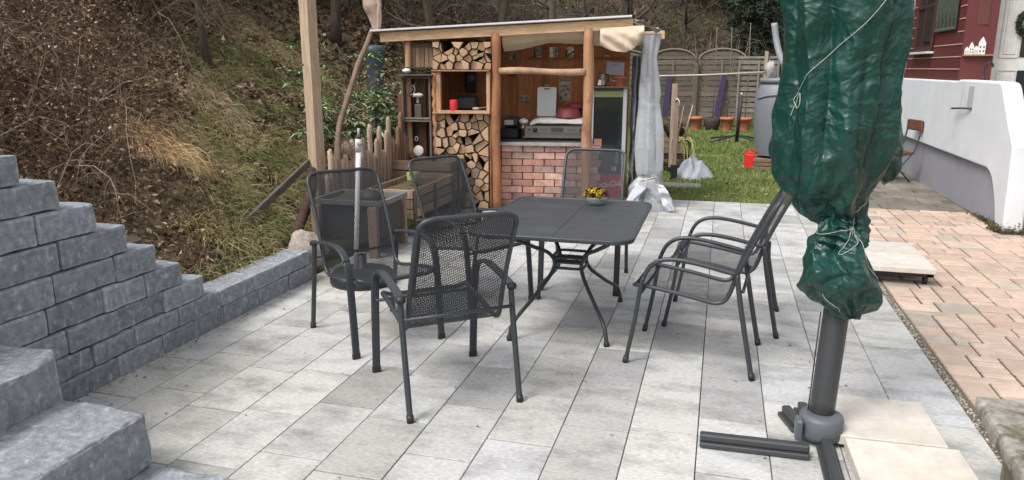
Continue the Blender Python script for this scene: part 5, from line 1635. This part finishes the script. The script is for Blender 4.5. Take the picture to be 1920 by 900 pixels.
pf = thing('picket_fence', 'picket fence of uneven round-topped palings between the tall post and the shed', 'fence', (-3.6, 7.2, 0))
m = MB()
nP = 26
prof = [.70, .93, .84, 1.02, .80, .86, .78, .98, .72, .80, .98, .84, 1.10, .78, .94, 1.06, .80, 1.0, 1.14, .90, .86, 1.02, 1.17, .95, .9, 1.1]
for k in range(nP):
    q = k / (nP - 1)
    x, y = -3.63 + .16 * q, 6.42 + 1.66 * q
    h = prof[k] * (1.0 + .04 * q) - .10
    w = .058
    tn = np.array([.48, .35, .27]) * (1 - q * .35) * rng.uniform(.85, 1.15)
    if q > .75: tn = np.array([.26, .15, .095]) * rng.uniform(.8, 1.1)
    r_ = .027
    zz = [0, h - .05, h - .025, h - .008, h]
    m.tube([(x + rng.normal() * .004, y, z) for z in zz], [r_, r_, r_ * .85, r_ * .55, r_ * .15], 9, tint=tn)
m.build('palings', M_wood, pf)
m = MB()
for z in (.25, .58): m.bar((-3.66, 6.40, z), (-3.50, 8.10, z), .03, .05, .003, tint=(.24, .17, .13))
m.build('rail', M_woody, pf)
# driftwood ornament and knob
st = thing('straw_ornament', 'round straw ornament with twigs sticking out on top of the picket fence', 'ornament', (-3.74, 6.95, .80))
m = MB(); m.ball((-3.60, 6.78, .80), (.055, .055, .085), 16, 10, noise=.2, tint=(.34, .24, .17)); m.build('body', M_bark, st)
n = 70
d = rng.normal(size=(n, 3)); d[:, 0] *= .8
V, F, fi, _ = strands(np.repeat([[-3.60, 6.78, .80]], n, 0), d, rng.uniform(.10, .24, n), K=4, r0=.004, r1=.0015, wiggle=.12)
o = fastmesh('twigs', V, F, np.full((len(F), 3), (.30, .21, .15)), M_twig, origin=(-3.74, 6.95, .80), parent=st)
m = MB(); m.ball((-3.58, 7.03, .955), (.035, .03, .026), 12, 8, noise=.3, tint=(.02, .018, .016)); m.tube([(-3.58, 7.03, .80), (-3.58, 7.03, .94)], .006, 5, tint=(.02, .02, .02)); tag(m.build('black_finial', M_tint), 'black bird-like knob on a rod above the picket fence', 'ornament')
# leaning carved trunk
t = thing('driftwood_figure', 'leaning pole with a big pale smoothed wood lump on top, left of the shed roof', 'wood figure', (-4.2, 7.5, .4))
m = MB(); P_ = cat_rom([(-3.83, 6.95, .50), (-3.98, 7.35, .95), (-3.97, 7.55, 1.25), (-3.93, 7.75, 1.60), (-3.85, 7.95, 1.95), (-3.84, 7.98, 2.02)], 6)
m.tube(P_, .030 * (1 + .12 * np.sin(np.arange(len(P_)) * 1.1)), 10, tint=(.21, .15, .115)); m.build('pole', M_bark, t)
m = MB()
P_ = cat_rom([(-3.80, 8.0, 1.96), (-3.80, 8.0, 2.06), (-3.815, 8.0, 2.17), (-3.84, 8.0, 2.27), (-3.84, 8.0, 2.40), (-3.82, 8.0, 2.50)], 7)
m.tube(P_, np.interp(np.linspace(0, 1, len(P_)), [0, .2, .45, .6, .8, 1], [.035, .055, .085, .105, .095, .04]), 18, tint=(.42, .31, .245))
m.tube(cat_rom([(-3.775, 7.97, 1.97), (-3.755, 7.96, 2.15), (-3.745, 7.97, 2.32), (-3.77, 7.98, 2.45)], 5), [.012] * 5 + [.02] * 5 + [.03] * 6, 8, tint=(.46, .35, .28))
m.build('carved_lump', mat('smooth_wood', tint=True, rough=.8, var=.25, scale=8, bump=.4, bscale=30, bdist=.004, col2=(.16, .11, .09), c2scale=6, c2lo=.52, c2hi=.7), t)
m = MB(); m.tube([(-3.99, 7.55, 1.22), (-3.80, 7.50, 1.15), (-3.62, 7.48, 1.13)], [.012, .008, .003], 6, tint=(.17, .12, .09)); m.tube([(-4.0, 7.45, 1.1), (-4.15, 7.42, 1.14)], [.012, .005], 6, tint=(.17, .12, .09)); m.build('side_branch', M_bark, t)
# blue grey bin
m = MB(); zb = float(H(np.array([-5.25]), np.array([11.0]))[0])
m.lathe([(.12, -.6), (.13, .0), (.14, .5), (.15, .52), (.15, .58), (.11, .62), (0, .63)], (-5.27, 11.0, 1.31), 26, caps=False, tint=(.05, .065, .08)); tag(m.build('rain_barrel', M_tint), 'dark blue-grey barrel on the slope behind the green-leaved bush', 'barrel')
m = MB(); m.tube([(-4.35, 9.0, .2), (-4.35, 9.0, 1.16)], .03, 8, tint=(.06, .055, .05)); m.ball((-4.35, 9.0, 1.18), (.033, .033, .03), 10, 6, tint=(.55, .56, .56)); tag(m.build('marker_post', M_tint), 'short dark stake with a whitish cap in front of the green-leaved bush', 'stake')

# rhododendron-like bush
def leafy(name, c, rad, nstem, nleaf, size, label, cols, cat='bush', aspect=.34, hgt=1.5):
    z = float(H(np.array([c[0]]), np.array([c[1]]))[0])
    t = thing(name, label, cat, (c[0], c[1], z))
    n = nstem
    Pb = np.repeat([[c[0], c[1], z]], n, 0) + rng.normal(size=(n, 3)) * [rad * .25, rad * .25, 0]
    dr = np.stack([rng.normal(0, .38, n), rng.normal(0, .38, n), rng.uniform(.8, 1.3, n)], -1)
    V, F, fi, PP = strands(Pb, dr, rng.uniform(.55, 1.1, n) * hgt, K=6, r0=.010, r1=.003, wiggle=.15)
    fastmesh('stems', V, F, np.full((len(F), 3), (.12, .09, .06)), M_twig, origin=(c[0], c[1], z), parent=t)
    # leaf whorls
    src = rng.integers(0, n, nleaf // 7); kk = rng.integers(2, 6, nleaf // 7)
    C = PP[src, kk] + rng.normal(size=(len(src), 3)) * rad * .12
    Pl, Nn, Dd = [], [], []
    for cc in C:
        a0 = rng.uniform(0, 2 * PI)
        for q in range(7):
            a = a0 + q * 2 * PI / 7
            Dd.append((math.cos(a), math.sin(a), rng.uniform(-.45, .25))); Pl.append(cc)
    Pl, Dd = np.array(Pl), np.array(Dd)
    N = len(Pl); s = rng.uniform(.6, 1.1, (N, 1)) * size
    side = np.cross(Dd, [0, 0, 1.]); side /= np.linalg.norm(side, axis=1)[:, None]
    up = np.cross(side, Dd)
    a0 = Pl + Dd * s * .15; a1 = Pl + Dd * s * 1.15 - np.array([0, 0, 1]) * s * .15
    mL = Pl + Dd * s * .65 - side * s * aspect * .6 + up * s * .06; mR = Pl + Dd * s * .65 + side * s * aspect * .6 + up * s * .06
    V = np.stack([a0, mL, a1, mR], 1).reshape(-1, 3); b = np.arange(N)[:, None] * 4
    F = np.concatenate([b + [0, 2, 1], b + [0, 3, 2]])
    cols = np.array(cols); T = cols[rng.integers(0, len(cols), N)] * rng.uniform(.7, 1.3, (N, 1))
    fastmesh('foliage', V, F, np.concatenate([T, T]), M_gloss, origin=(c[0], c[1], z), parent=t)
M_gloss = mat('glossy_leaf', tint=True, rough=.4, var=.15, scale=20, spec=.5)
leafy('evergreen_bush', (-4.45, 9.25), .50, 34, 1500, .15, 'evergreen bush with long drooping leaves behind the picket fence', [[.20, .28, .13], [.30, .38, .20], [.13, .19, .09]])
leafy('evergreen_bush', (-5.0, 9.1), .45, 24, 900, .08, 'looser light green bush between the tall post and the leaning pole', [[.24, .31, .13], [.30, .37, .18], [.15, .2, .08]])

# white pole standing in a black parasol base
t = thing('white_pole', 'white pole with a grey clamp standing in a black parasol foot behind the leftmost chair', 'pole', (-2.58, 4.95, 0))
m = MB(); m.tube([(-2.60, 4.95, .10), (-2.53, 4.95, 1.03)], .018, 12, tint=(.86, .86, .86)); m.build('pole', M_tint, t)
m = MB(); m.tube([(-2.533, 4.95, 1.0), (-2.527, 4.95, 1.09)], .024, 12, tint=(.50, .50, .49)); m.tube([(-2.53, 4.94, 1.06), (-2.49, 4.92, 1.06)], .014, 8, tint=(.25, .26, .26)); m.build('clamp', M_tint, t)
m = MB(); m.tube([(-2.526, 4.95, 1.11), (-2.522, 4.95, 1.17)], .010, 8, tint=(.35, .34, .33)); m.build('tip', M_tint, t)
m = MB(); m.lathe([(.235, .0), (.245, .02), (.243, .07), (.22, .095), (.06, .115), (.035, .13), (.034, .22), (.025, .22)], (-2.56, 4.98, 0), 40, caps=False); m.build('foot', M_black, t)
# grey trough with wooden legs
t = thing('grey_trough', 'grey-rimmed dark plant trough on wooden legs behind the leftmost chair', 'trough', (-3.05, 5.8, 0))
m = MB()
m.box((-3.06, 5.72, .465), (.66, .035, .045), .004, tint=(.12, .115, .11)); m.box((-3.06, 6.25, .465), (.66, .035, .045), .004, tint=(.15, .15, .15))
m.box((-3.375, 5.985, .465), (.035, .494, .045), .004, tint=(.16, .16, .16)); m.box((-2.745, 5.985, .465), (.035, .494, .045), .004, tint=(.16, .16, .165))
m.build('rim', M_tintm, t)
m = MB(); m.box((-3.06, 5.985, .29), (.58, .46, .30), .004, tint=(.028, .026, .025)); m.build('body', M_tint, t)
m = MB(); m.box((-3.06, 5.985, .443), (.57, .47, .02), 0, tint=(.05, .035, .025)); m.build('soil', M_soil, t)
for (x, y) in ((-2.80, 5.69), (-3.34, 5.69), (-2.80, 6.28), (-3.34, 6.28)):
    m = MB(); m.box((x, y, .22), (.085, .05, .44), .004, tint=(.24, .17, .13)); m.build('leg', M_wood, t)
m = MB(); m.lathe([(.10, 0), (.105, .02), (.06, .07), (0, .08)], (-2.98, 6.02, .455), 16, caps=False, tint=(.05, .055, .045)); tag(m.build('dark_bowl', M_tint), 'dark bowl upside down on the soil of the grey trough', 'bowl')
# slatted planter boxes
def planter(x0, x1, y0, y1, z0, z1, n, label, tn, legs=True):
    t = thing('planter_box', label, 'planter', ((x0 + x1) / 2, (y0 + y1) / 2, 0), 'slatted wooden planter boxes beside the picket fence')
    hh = (z1 - z0) / n
    for (nm, a) in (('front', 0), ('back', 1)):
        pass
    c = lambda: np.array(tn) * rng.uniform(.65, 1.2)
    for xe in (x1 - .01, x0 + .01):
        m = MB()
        for k in range(n): m.box((xe, (y0 + y1) / 2, z0 + hh * (k + .5)), (.02, y1 - y0, hh - .012), .003, tint=c())
        m.build('long_boards', M_woody, t)
    for ye in (y0 + .01, y1 - .01):
        m = MB()
        for k in range(n): m.box(((x0 + x1) / 2, ye, z0 + hh * (k + .5)), (x1 - x0 - .044, .02, hh - .012), .003, tint=c())
        m.build('end_boards', M_woodh, t)
    m = MB(); m.box(((x0 + x1) / 2, (y0 + y1) / 2, z1 - .07), (x1 - x0 - .046, y1 - y0 - .044, .03), 0); m.build('soil', M_soil, t)
    for x in (x0 + .04, x1 + .012):
        for y in (y0 + .04, (y0 + y1) / 2, y1 - .04):
            m = MB(); m.box((x, y, (z1 - .01) / 2), (.022, .04, z1 - .01), .003, tint=(.10, .065, .05)); m.build('post', M_wood, t)
planter(-3.22, -2.75, 6.42, 7.55, .19, .48, 3, 'front slatted planter box with three brown boards, beside the tall firewood stack', (.27, .19, .14))
planter(-3.52, -2.80, 7.62, 8.04, .25, .60, 3, 'rear slatted planter box against the picket fence and shed corner', (.25, .17, .12))
m = MB(); m.box((-2.98, 7.0, .52), (.10, .10, .09), .01, tint=(.30, .38, .12), taper=(1.1, 1.1)); tag(m.build('plant_pot', M_tintm), 'small yellow-green square pot on the front planter box', 'pot')
# long plank leaning on the bank, dark log
m = MB(); m.bar((-3.58, 4.92, .36), (-3.85, 6.60, .74), .03, .07, .004, tint=(.12, .105, .085)); tag(m.build('leaning_plank', M_woody), 'long grey weathered plank lying slanted on the bank against the tall post', 'plank')
m = MB(); m.tube(cat_rom([(-3.35, 5.32, .15), (-3.42, 5.5, .24), (-3.50, 5.75, .34), (-3.56, 6.0, .50), (-3.66, 6.2, .66)], 5), .045, 10, tint=(.07, .045, .035)); tag(m.build('dark_log', M_bark), 'dark curved branch leaning beside the foot of the tall post', 'log')

# ------------------------------------------------------------------ lawn, back fence, far garden
def grassmask(x, y): return (y > 9.40) & (y < 22.0) & (x < np.where(y < 14, 1.50, 2.3)) & (x > edgeX(y) + .0)
n = 60000
y = 9.40 + 12.4 * rng.uniform(0, 1, n) ** 1.6; x = rng.uniform(-1.6, 2.3, n)
ok = grassmask(x, y) & ~((np.abs(x + .52) < .31) & (np.abs(y - 10.75) < .21)); x, y = x[ok], y[ok]; n = len(x)
P = np.stack([x, y, np.full(n, -.055)], -1)
dr = np.stack([rng.normal(0, .5, n), rng.normal(0, .5, n), np.full(n, 1.)], -1)
V, F, fi, _ = strands(P, dr, rng.uniform(.05, .10, n), K=3, r0=rng.uniform(.003, .006, n) * np.clip(y / 9, 1, 2), r1=.0008, sides=2, gravity=.6)
pp = fbm(P, 1.5, 5, 3)
T = np.where((pp + rng.normal(size=n) * .25 > .1)[:, None], np.array([[.22, .26, .085]]), np.array([[.15, .20, .06]])) * rng.uniform(.7, 1.35, (n, 1))
fastmesh('lawn_grass', V, F, T[fi], M_leaf); tag(bpy.data.objects['lawn_grass'], kind='stuff')
n = 300
y = 9.45 + 10 * rng.uniform(0, 1, n) ** 1.5; x = rng.uniform(-1.0, 1.5, n)
V, F, F3 = leafquads(np.stack([x, y, np.full(n, .03)], -1), rng.uniform(.015, .03, n), flat=.8)
Tl = np.array([[.30, .24, .13], [.34, .33, .15], [.22, .16, .09]])[rng.integers(0, 3, n)]
fastmesh('lawn_leaves', V, F3, np.concatenate([Tl, Tl]), M_leaf); tag(bpy.data.objects['lawn_leaves'], kind='stuff')
# moss and dirt at the foot of the stair wall
n = 2600
y = 8.16 + np.abs(rng.normal(0, .45, n)); x = np.where(y < 8.26, rng.uniform(2.7, 2.95, n), np.where(y < 8.5, 2.74, 2.79) - np.abs(rng.normal(0, .025, n)))
V, F, F3 = leafquads(np.stack([x, y, np.abs(rng.normal(0, .03, n)) * np.exp(-(y - 8.2))], -1), rng.uniform(.006, .016, n), flat=.3)
Tl = np.array([[.10, .10, .04], [.14, .12, .07], [.07, .06, .04]])[rng.integers(0, 3, n)]
fastmesh('wall_moss', V, F3, np.concatenate([Tl, Tl]), M_leaf); tag(bpy.data.objects['wall_moss'], kind='stuff')
# crumbs and leaves on the patio
n = 520
wl = rng.uniform(size=n) < .55
x = np.where(wl, -2.97 + np.abs(rng.normal(0, .05, n)), rng.uniform(-2.9, 1.15, n)); y = rng.uniform(2.2, 8.8, n)
V, F, F3 = leafquads(np.stack([x, y, np.full(n, .004)], -1), rng.uniform(.003, .012, n) , flat=.95)
Tl = np.array([[.08, .06, .04], [.16, .12, .08], [.30, .26, .2]])[rng.integers(0, 3, n)]
fastmesh('patio_crumbs', V, F3, np.concatenate([Tl, Tl]), M_leaf); tag(bpy.data.objects['patio_crumbs'], kind='stuff')

def panel(x0, x1, y, arch, label, tn, gap=0.):
    t = thing('slatted_fence', label, 'fence', ((x0 + x1) / 2, y, 0), 'slatted fence panels at the end of the lawn')
    m = MB(); n_ = 11
    zb, zt = .26, 1.80
    hh = (zt - zb) / n_
    for k in range(n_):
        z = zb + hh * (k + .5)
        m.box(((x0 + x1) / 2, y + (.010 if k % 2 else -.010), z), (x1 - x0, .012, hh * (.84 if gap == 0 else .72)), .002, tint=np.array(tn) * rng.uniform(.75, 1.2))
    if arch:
        for z in (1.86, 1.96):
            hw_ = (x1 - x0) / 2 * math.sqrt(max(0, 1 - ((z + .05 - 1.78) / .32) ** 2))
            m.box(((x0 + x1) / 2, y, z), (2 * hw_, .012, .09), .002, tint=np.array(tn) * rng.uniform(.8, 1.2))
    m.build('slats', M_woodh, t)
    m = MB()
    if arch:
        a = np.linspace(0, PI, 22)
        m.tube(np.stack([(x0 + x1) / 2 + (x1 - x0) / 2 * np.cos(a), 0 * a + y - .02, 1.78 + .30 * np.sin(a)], -1), .028, 6, tint=np.array(tn) * 1.25)
    else: m.box(((x0 + x1) / 2, y - .02, 1.85), (x1 - x0, .05, .06), .004, tint=np.array(tn) * 1.15)
    m.build('top_frame', M_woodh, t)
    m = MB()
    for x in (x0 + .03, x1 - .03, (x0 + x1) / 2): m.box((x, y - .035, 1.0), (.05, .03, 1.56), .004, tint=np.array(tn) * 1.1)
    m.build('upright', M_wood, t)
FT = (.135, .115, .095)
panel(-3.70, -2.02, 21.5, True, 'arched fence panel mostly hidden behind the grey curtain', FT)
panel(-1.93, -.75, 21.4, True, 'left arched fence panel in view, behind the raised bed', FT)
panel(-.67, .56, 21.4, True, 'arched fence panel in the middle, behind the pots', (.15, .13, .11))
panel(.36, 1.40, 21.25, False, 'paler straight fence panel with open gaps, left of the grey barrel', (.21, .185, .16), gap=1)
panel(1.44, 2.5, 21.25, False, 'straight fence panel behind the grey barrel and green parasol cover', (.30, .26, .22), gap=1)
for (x, lb, tn, hgt) in ((-.71, 'mossy post between the two arched fence panels', (.12, .105, .07), 1.72), (-1.98, 'post between the hidden and the left arched fence panel', (.14, .11, .08), 1.8), (1.05, 'pale post with a stub above the straight fence panel', (.34, .28, .22), 2.0)):
    m = MB(); m.box((x, 21.3 if x < 1 else 21.18, hgt / 2), (.09, .09, hgt), .008, tint=tn); tag(m.build('fence_post', M_wood), lb, 'post')
for (xa, za, xb, zb, lb) in ((-1.50, .25, -1.42, 1.42, 'purple board leaning on the left arched fence panel'), (-.13, .30, .02, 1.36, 'purple board leaning on the middle arched fence panel')):
    m = MB(); m.bar((xa, 21.1, za), (xb, 21.32, zb), .15, .02, .003, up=(0, -1, .1), tint=(.035, .022, .065)); tag(m.build('purple_board', M_tintm), lb, 'board', 'purple boards leaning on the fence')
for (x, r_, lb, tn) in ((-.65, .185, 'leftmost orange plant pot at the foot of the fence', (.44, .16, .08)), (.155, .175, 'middle orange plant pot at the foot of the fence, right of the dark tub', (.44, .16, .08)), (.60, .175, 'right orange plant pot beneath the paler fence panel', (.42, .15, .075))):
    m = MB(); m.lathe([(r_ * .68, 0), (r_ * .9, .28), (r_ * 1.04, .285), (r_ * 1.04, .35), (r_ * .94, .35), (r_ * .9, .30), (0, .30)], (x, 20.6, -.03), 26, caps=False, tint=tn); tag(m.build('plant_pot', M_tintm), lb, 'pot', 'orange pots along the fence')
m = MB(); m.lathe([(.13, 0), (.20, .12), (.21, .24), (.19, .33), (.17, .33), (.17, .26), (0, .25)], (-.225, 20.65, -.03), 20, caps=False, tint=(.045, .035, .03)); tag(m.build('dark_tub', M_tintm), 'dark brown planting tub between the orange pots', 'tub')
for (x, y, h, lb) in ((-.22, 20.65, 2.6, 'thin cane standing in the dark tub'), (.15, 20.6, 2.6, 'thin cane standing in the middle orange pot'), (.60, 20.6, 2.7, 'thin cane standing in the right orange pot')):
    m = MB(); m.tube([(x, y, .25), (x + .01, y, h * .5), (x - .02, y, h)], .011, 5, tint=(.16, .13, .10)); tag(m.build('garden_cane', M_twig), lb, 'cane', 'canes in the pots')
# black stand with four feet
t = thing('parasol_stand', 'black metal stand with a pipe and spread feet on the lawn', 'stand', (.36, 17.3, -.05))
m = MB(); m.tube([(.36, 17.3, .0), (.395, 17.3, 1.0)], [.04, .035], 10, tint=(.02, .022, .025)); m.tube([(.395, 17.3, 1.0), (.40, 17.3, 1.06)], .02, 8, tint=(.5, .5, .5)); m.build('pipe', M_tint, t)
for (dx, dy) in ((-.55, .5), (.5, .55), (-.55, -.5), (.5, -.4)):
    m = MB(); m.tube([(.36, 17.3, .14), (.36 + dx, 17.3 + dy, .02)], .02, 6, tint=(.02, .03, .028)); m.build('foot', M_tint, t)
# red canister
t = thing('red_canister', 'red plastic canister standing on the lawn beside the grey barrel', 'canister', (.50, 13.0, -.05))
m = MB(); m.box((.50, 13.0, .08), (.17, .14, .25), .02, tint=(.60, .02, .015)); m.box((.49, 13.0, .218), (.13, .10, .03), .01, tint=(.60, .02, .015)); m.build('body', M_tint, t)
m = MB(); m.tube([(.45, 13.0, .235), (.46, 13.0, .27), (.52, 13.0, .275), (.55, 13.0, .235)], .012, 6, tint=(.60, .02, .015)); m.build('handle', M_tint, t)
m = MB(); m.tube([(.43, 12.98, .22), (.43, 12.98, .26)], .02, 8, tint=(.45, .02, .015)); m.tube([(.57, 12.99, .18), (.60, 12.99, .27)], .010, 6, tint=(.6, .02, .015)); m.build('spout', M_tint, t)
# grey rain barrel
t = thing('rain_butt', 'big light grey rain barrel on wooden blocks beside the green covered parasol', 'barrel', (.90, 13.1, -.05))
m = MB(); m.lathe([(.31, .19), (.335, .3), (.375, .62), (.39, .95), (.375, 1.18), (.32, 1.31), (.295, 1.35), (.33, 1.355), (.335, 1.41), (.31, 1.43), (0, 1.44)], (.90, 13.1, 0), 44, caps=False, tint=(.17, .18, .205))
a = np.linspace(-.9, .9, 20)
m.tube(np.stack([.90 + .388 * np.cos(a - 1.75), 13.1 + .388 * np.sin(a - 1.75), 1.10 + .07 * np.cos(a * 1.7)], -1), .016, 6, tint=(.17, .18, .205))
m.build('barrel', mat('barrel_plastic', tint=True, rough=.5, var=.04, scale=4), t)
m = MB()
for k in range(3): m.box((.84, 13.08, -.02 + k * .068), (.56, .5, .06), .006, tint=np.array([.20, .13, .09]) * rng.uniform(.7, 1.2))
tag(m.build('wooden_blocks', M_woodh), 'stack of brown wooden boards under the grey rain barrel', 'boards')
m = MB(); m.tube(cat_rom([(.74, 13.3, 2.3), (.80, 13.3, 2.0), (.88, 13.25, 1.75), (1.0, 13.2, 1.55), (1.05, 13.15, 1.44)], 5), .05, 12, tint=(.30, .31, .34)); tag(m.build('downpipe', M_tint), 'grey pipe running down into the grey rain barrel', 'pipe')
m = MB(); m.ball((.72, 12.95, 1.56), (.09, .07, .14), 18, 12, noise=.5, ns=4, tint=(.34, .34, .33)); 
tag(m.build('crumpled_bag', mat('shiny_bag', tint=True, rough=.3, var=.5, scale=40, bump=.8, bscale=60, bdist=.01)), 'crumpled grey see-through bag hanging above the rain barrel', 'bag')
m = MB(); m.tube([(-1.16, 13.0, 1.455), (-.3, 13.0, 1.475), (.78, 13.0, 1.53)], .013, 6, tint=(.50, .44, .38)); tag(m.build('washing_pole', M_tint), 'thin pale horizontal rod across the lawn in front of the fence', 'rod')
for (x, lb) in ((-1.17, 'thin upright holding the pale rod, hidden by the grey curtain'), (.79, 'thin upright holding the right end of the pale rod by the rain barrel')):
    m = MB(); m.box((x, 13.03, .76), (.035, .035, 1.6), .003, tint=(.2, .17, .14)); tag(m.build('rod_support', M_wood), lb, 'post')
# raised bed corner with posts
m = MB(); m.box((-.63, 11.3, .56), (.065, .065, 1.18), .005, tint=(.25, .185, .145)); m.box((-.63, 11.3, .07), (.10, .10, .24), .005, tint=(.02, .02, .02)); m.tube([(-.66, 11.26, 1.12), (-.63, 11.25, 1.16), (-.60, 11.26, 1.12), (-.60, 11.255, 1.05)], .009, 5, tint=(.7, .7, .68)); tag(m.build('hook_post', M_wood), 'square wooden post with a metal hook in front of the raised bed', 'post')
m = MB(); m.box((-.72, 12.1, .70), (.09, .03, 1.3), .004, tint=(.31, .235, .19)); tag(m.build('upright_board', M_wood), 'paler upright board directly behind the post with the hook', 'board')
t = thing('raised_bed', 'raised bed of dark weathered boards on white blocks right of the grey curtain', 'raised bed', (-.85, 12.5, 0))
m = MB()
for k in range(3): m.box((-.87, 12.15, .30 + k * .085), (.80, .03, .078), .004, tint=np.array([.20, .14, .10]) * rng.uniform(.7, 1.15)); m.box((-.475, 12.6, .30 + k * .085), (.03, .87, .078), .004, tint=np.array([.20, .14, .10]) * rng.uniform(.7, 1.15)); m.box((-.87, 13.03, .30 + k * .085), (.80, .03, .078), .004, tint=(.15, .1, .08))
m.build('boards', M_woodh, t)
m = MB(); m.box((-.88, 12.6, .44), (.76, .84, .06), 0); m.build('soil', M_soil, t)
m = MB(); m.box((-.87, 12.2, .21), (.84, .10, .08), .004, tint=(.035, .025, .02)); m.box((-.87, 12.2, .03), (.84, .10, .05), .004, tint=(.04, .03, .025)); m.build('pallet', M_woodh, t)
m = MB(); m.box((-.98, 12.20, .105), (.25, .12, .09), .006, tint=(.62, .64, .66)); m.build('block', M_tintm, t); m = MB(); m.box((-.55, 12.20, .105), (.12, .12, .09), .006, tint=(.05, .04, .04)); m.build('block', M_tintm, t)
# plants in the raised bed
n = 46
Pb = np.stack([rng.normal(-.62, .07, n), rng.normal(12.2, .08, n), np.full(n, .47)], -1)
dr = np.stack([rng.normal(.75, .5, n), rng.normal(-.4, .4, n), rng.uniform(.5, 1.0, n)], -1)
V, F, fi, _ = strands(Pb, dr, rng.uniform(.18, .5, n), K=7, r0=.013, r1=.003, sides=2, gravity=2.4)
o = fastmesh('withered_plant', V, F, (np.array([.42, .44, .16]) * rng.uniform(.6, 1.15, (n, 1)))[fi], M_leaf, origin=(-.62, 12.2, .47)); tag(o, 'pale yellow-green withered leaves drooping over the raised bed', 'plant')
m = MB()
for (a, b) in (((-.56, 12.3, .46), (-.44, 12.25, 1.02)), ((-.66, 12.3, .46), (-.58, 12.3, 1.0)), ((-.62, 12.35, .46), (-.72, 12.35, .8))): m.tube([a, b], [.014, .009], 6, tint=(.42, .35, .29))
tag(m.build('bean_sticks', M_twig), 'pale sticks standing in the raised bed', 'sticks')
m = MB(); m.ball((-.72, 12.5, .62), (.16, .12, .14), 16, 10, noise=.5, ns=3, tint=(.055, .04, .03)); tag(m.build('dried_plant', M_bark), 'dark dried plant clump in the raised bed', 'plant')
m = MB(); m.ball((-1.0, 12.4, .74), (.10, .08, .06), 16, 10, noise=.3, ns=3, tint=(.35, .35, .34)); m.tube([(-1.0, 12.4, .45), (-1.0, 12.4, .72)], .012, 5, tint=(.1, .08, .07)); tag(m.build('garden_lamp', M_tint), 'small shiny metal garden lamp between the curtain and the raised bed', 'lamp')
# grey tarpaulin heap on the lawn
m = MB(); a = np.linspace(0, 2 * PI, 90, endpoint=False); q = np.linspace(0, 1, 36)
Gt = np.zeros((36, 90, 3))
for i, b in enumerate(q):
    for j, c in enumerate(a):
        rr_ = .02 + b
        Gt[i, j] = (-.40 + .30 * rr_ * math.cos(c) * (1 + .18 * math.sin(3 * c + 1)), 11.70 + .36 * rr_ * math.sin(c), .20 * (1 - b ** 2.2) * (1 + .25 * math.sin(2 * c)) - .04 + .02 * (1 - b))
cr = crumple(Gt, .42, (.30, .22, .15, .10), 33)
Gt[..., 2] += cr * np.clip(1.15 - q, .25, 1)[:, None]; Gt[..., 2] = np.maximum(Gt[..., 2], -.045)
Tt = []
m.grid(Gt, tint=(.36, .385, .42), wrap=True); tag(m.build('tarpaulin_heap', M_film), 'crumpled silver-grey tarpaulin heap on the lawn right of the post with the hook', 'tarpaulin')

for o in list(bpy.data.objects):
    if o.name.startswith('leaf_litter') and o.get('kind') is None: o['kind'] = 'stuff'
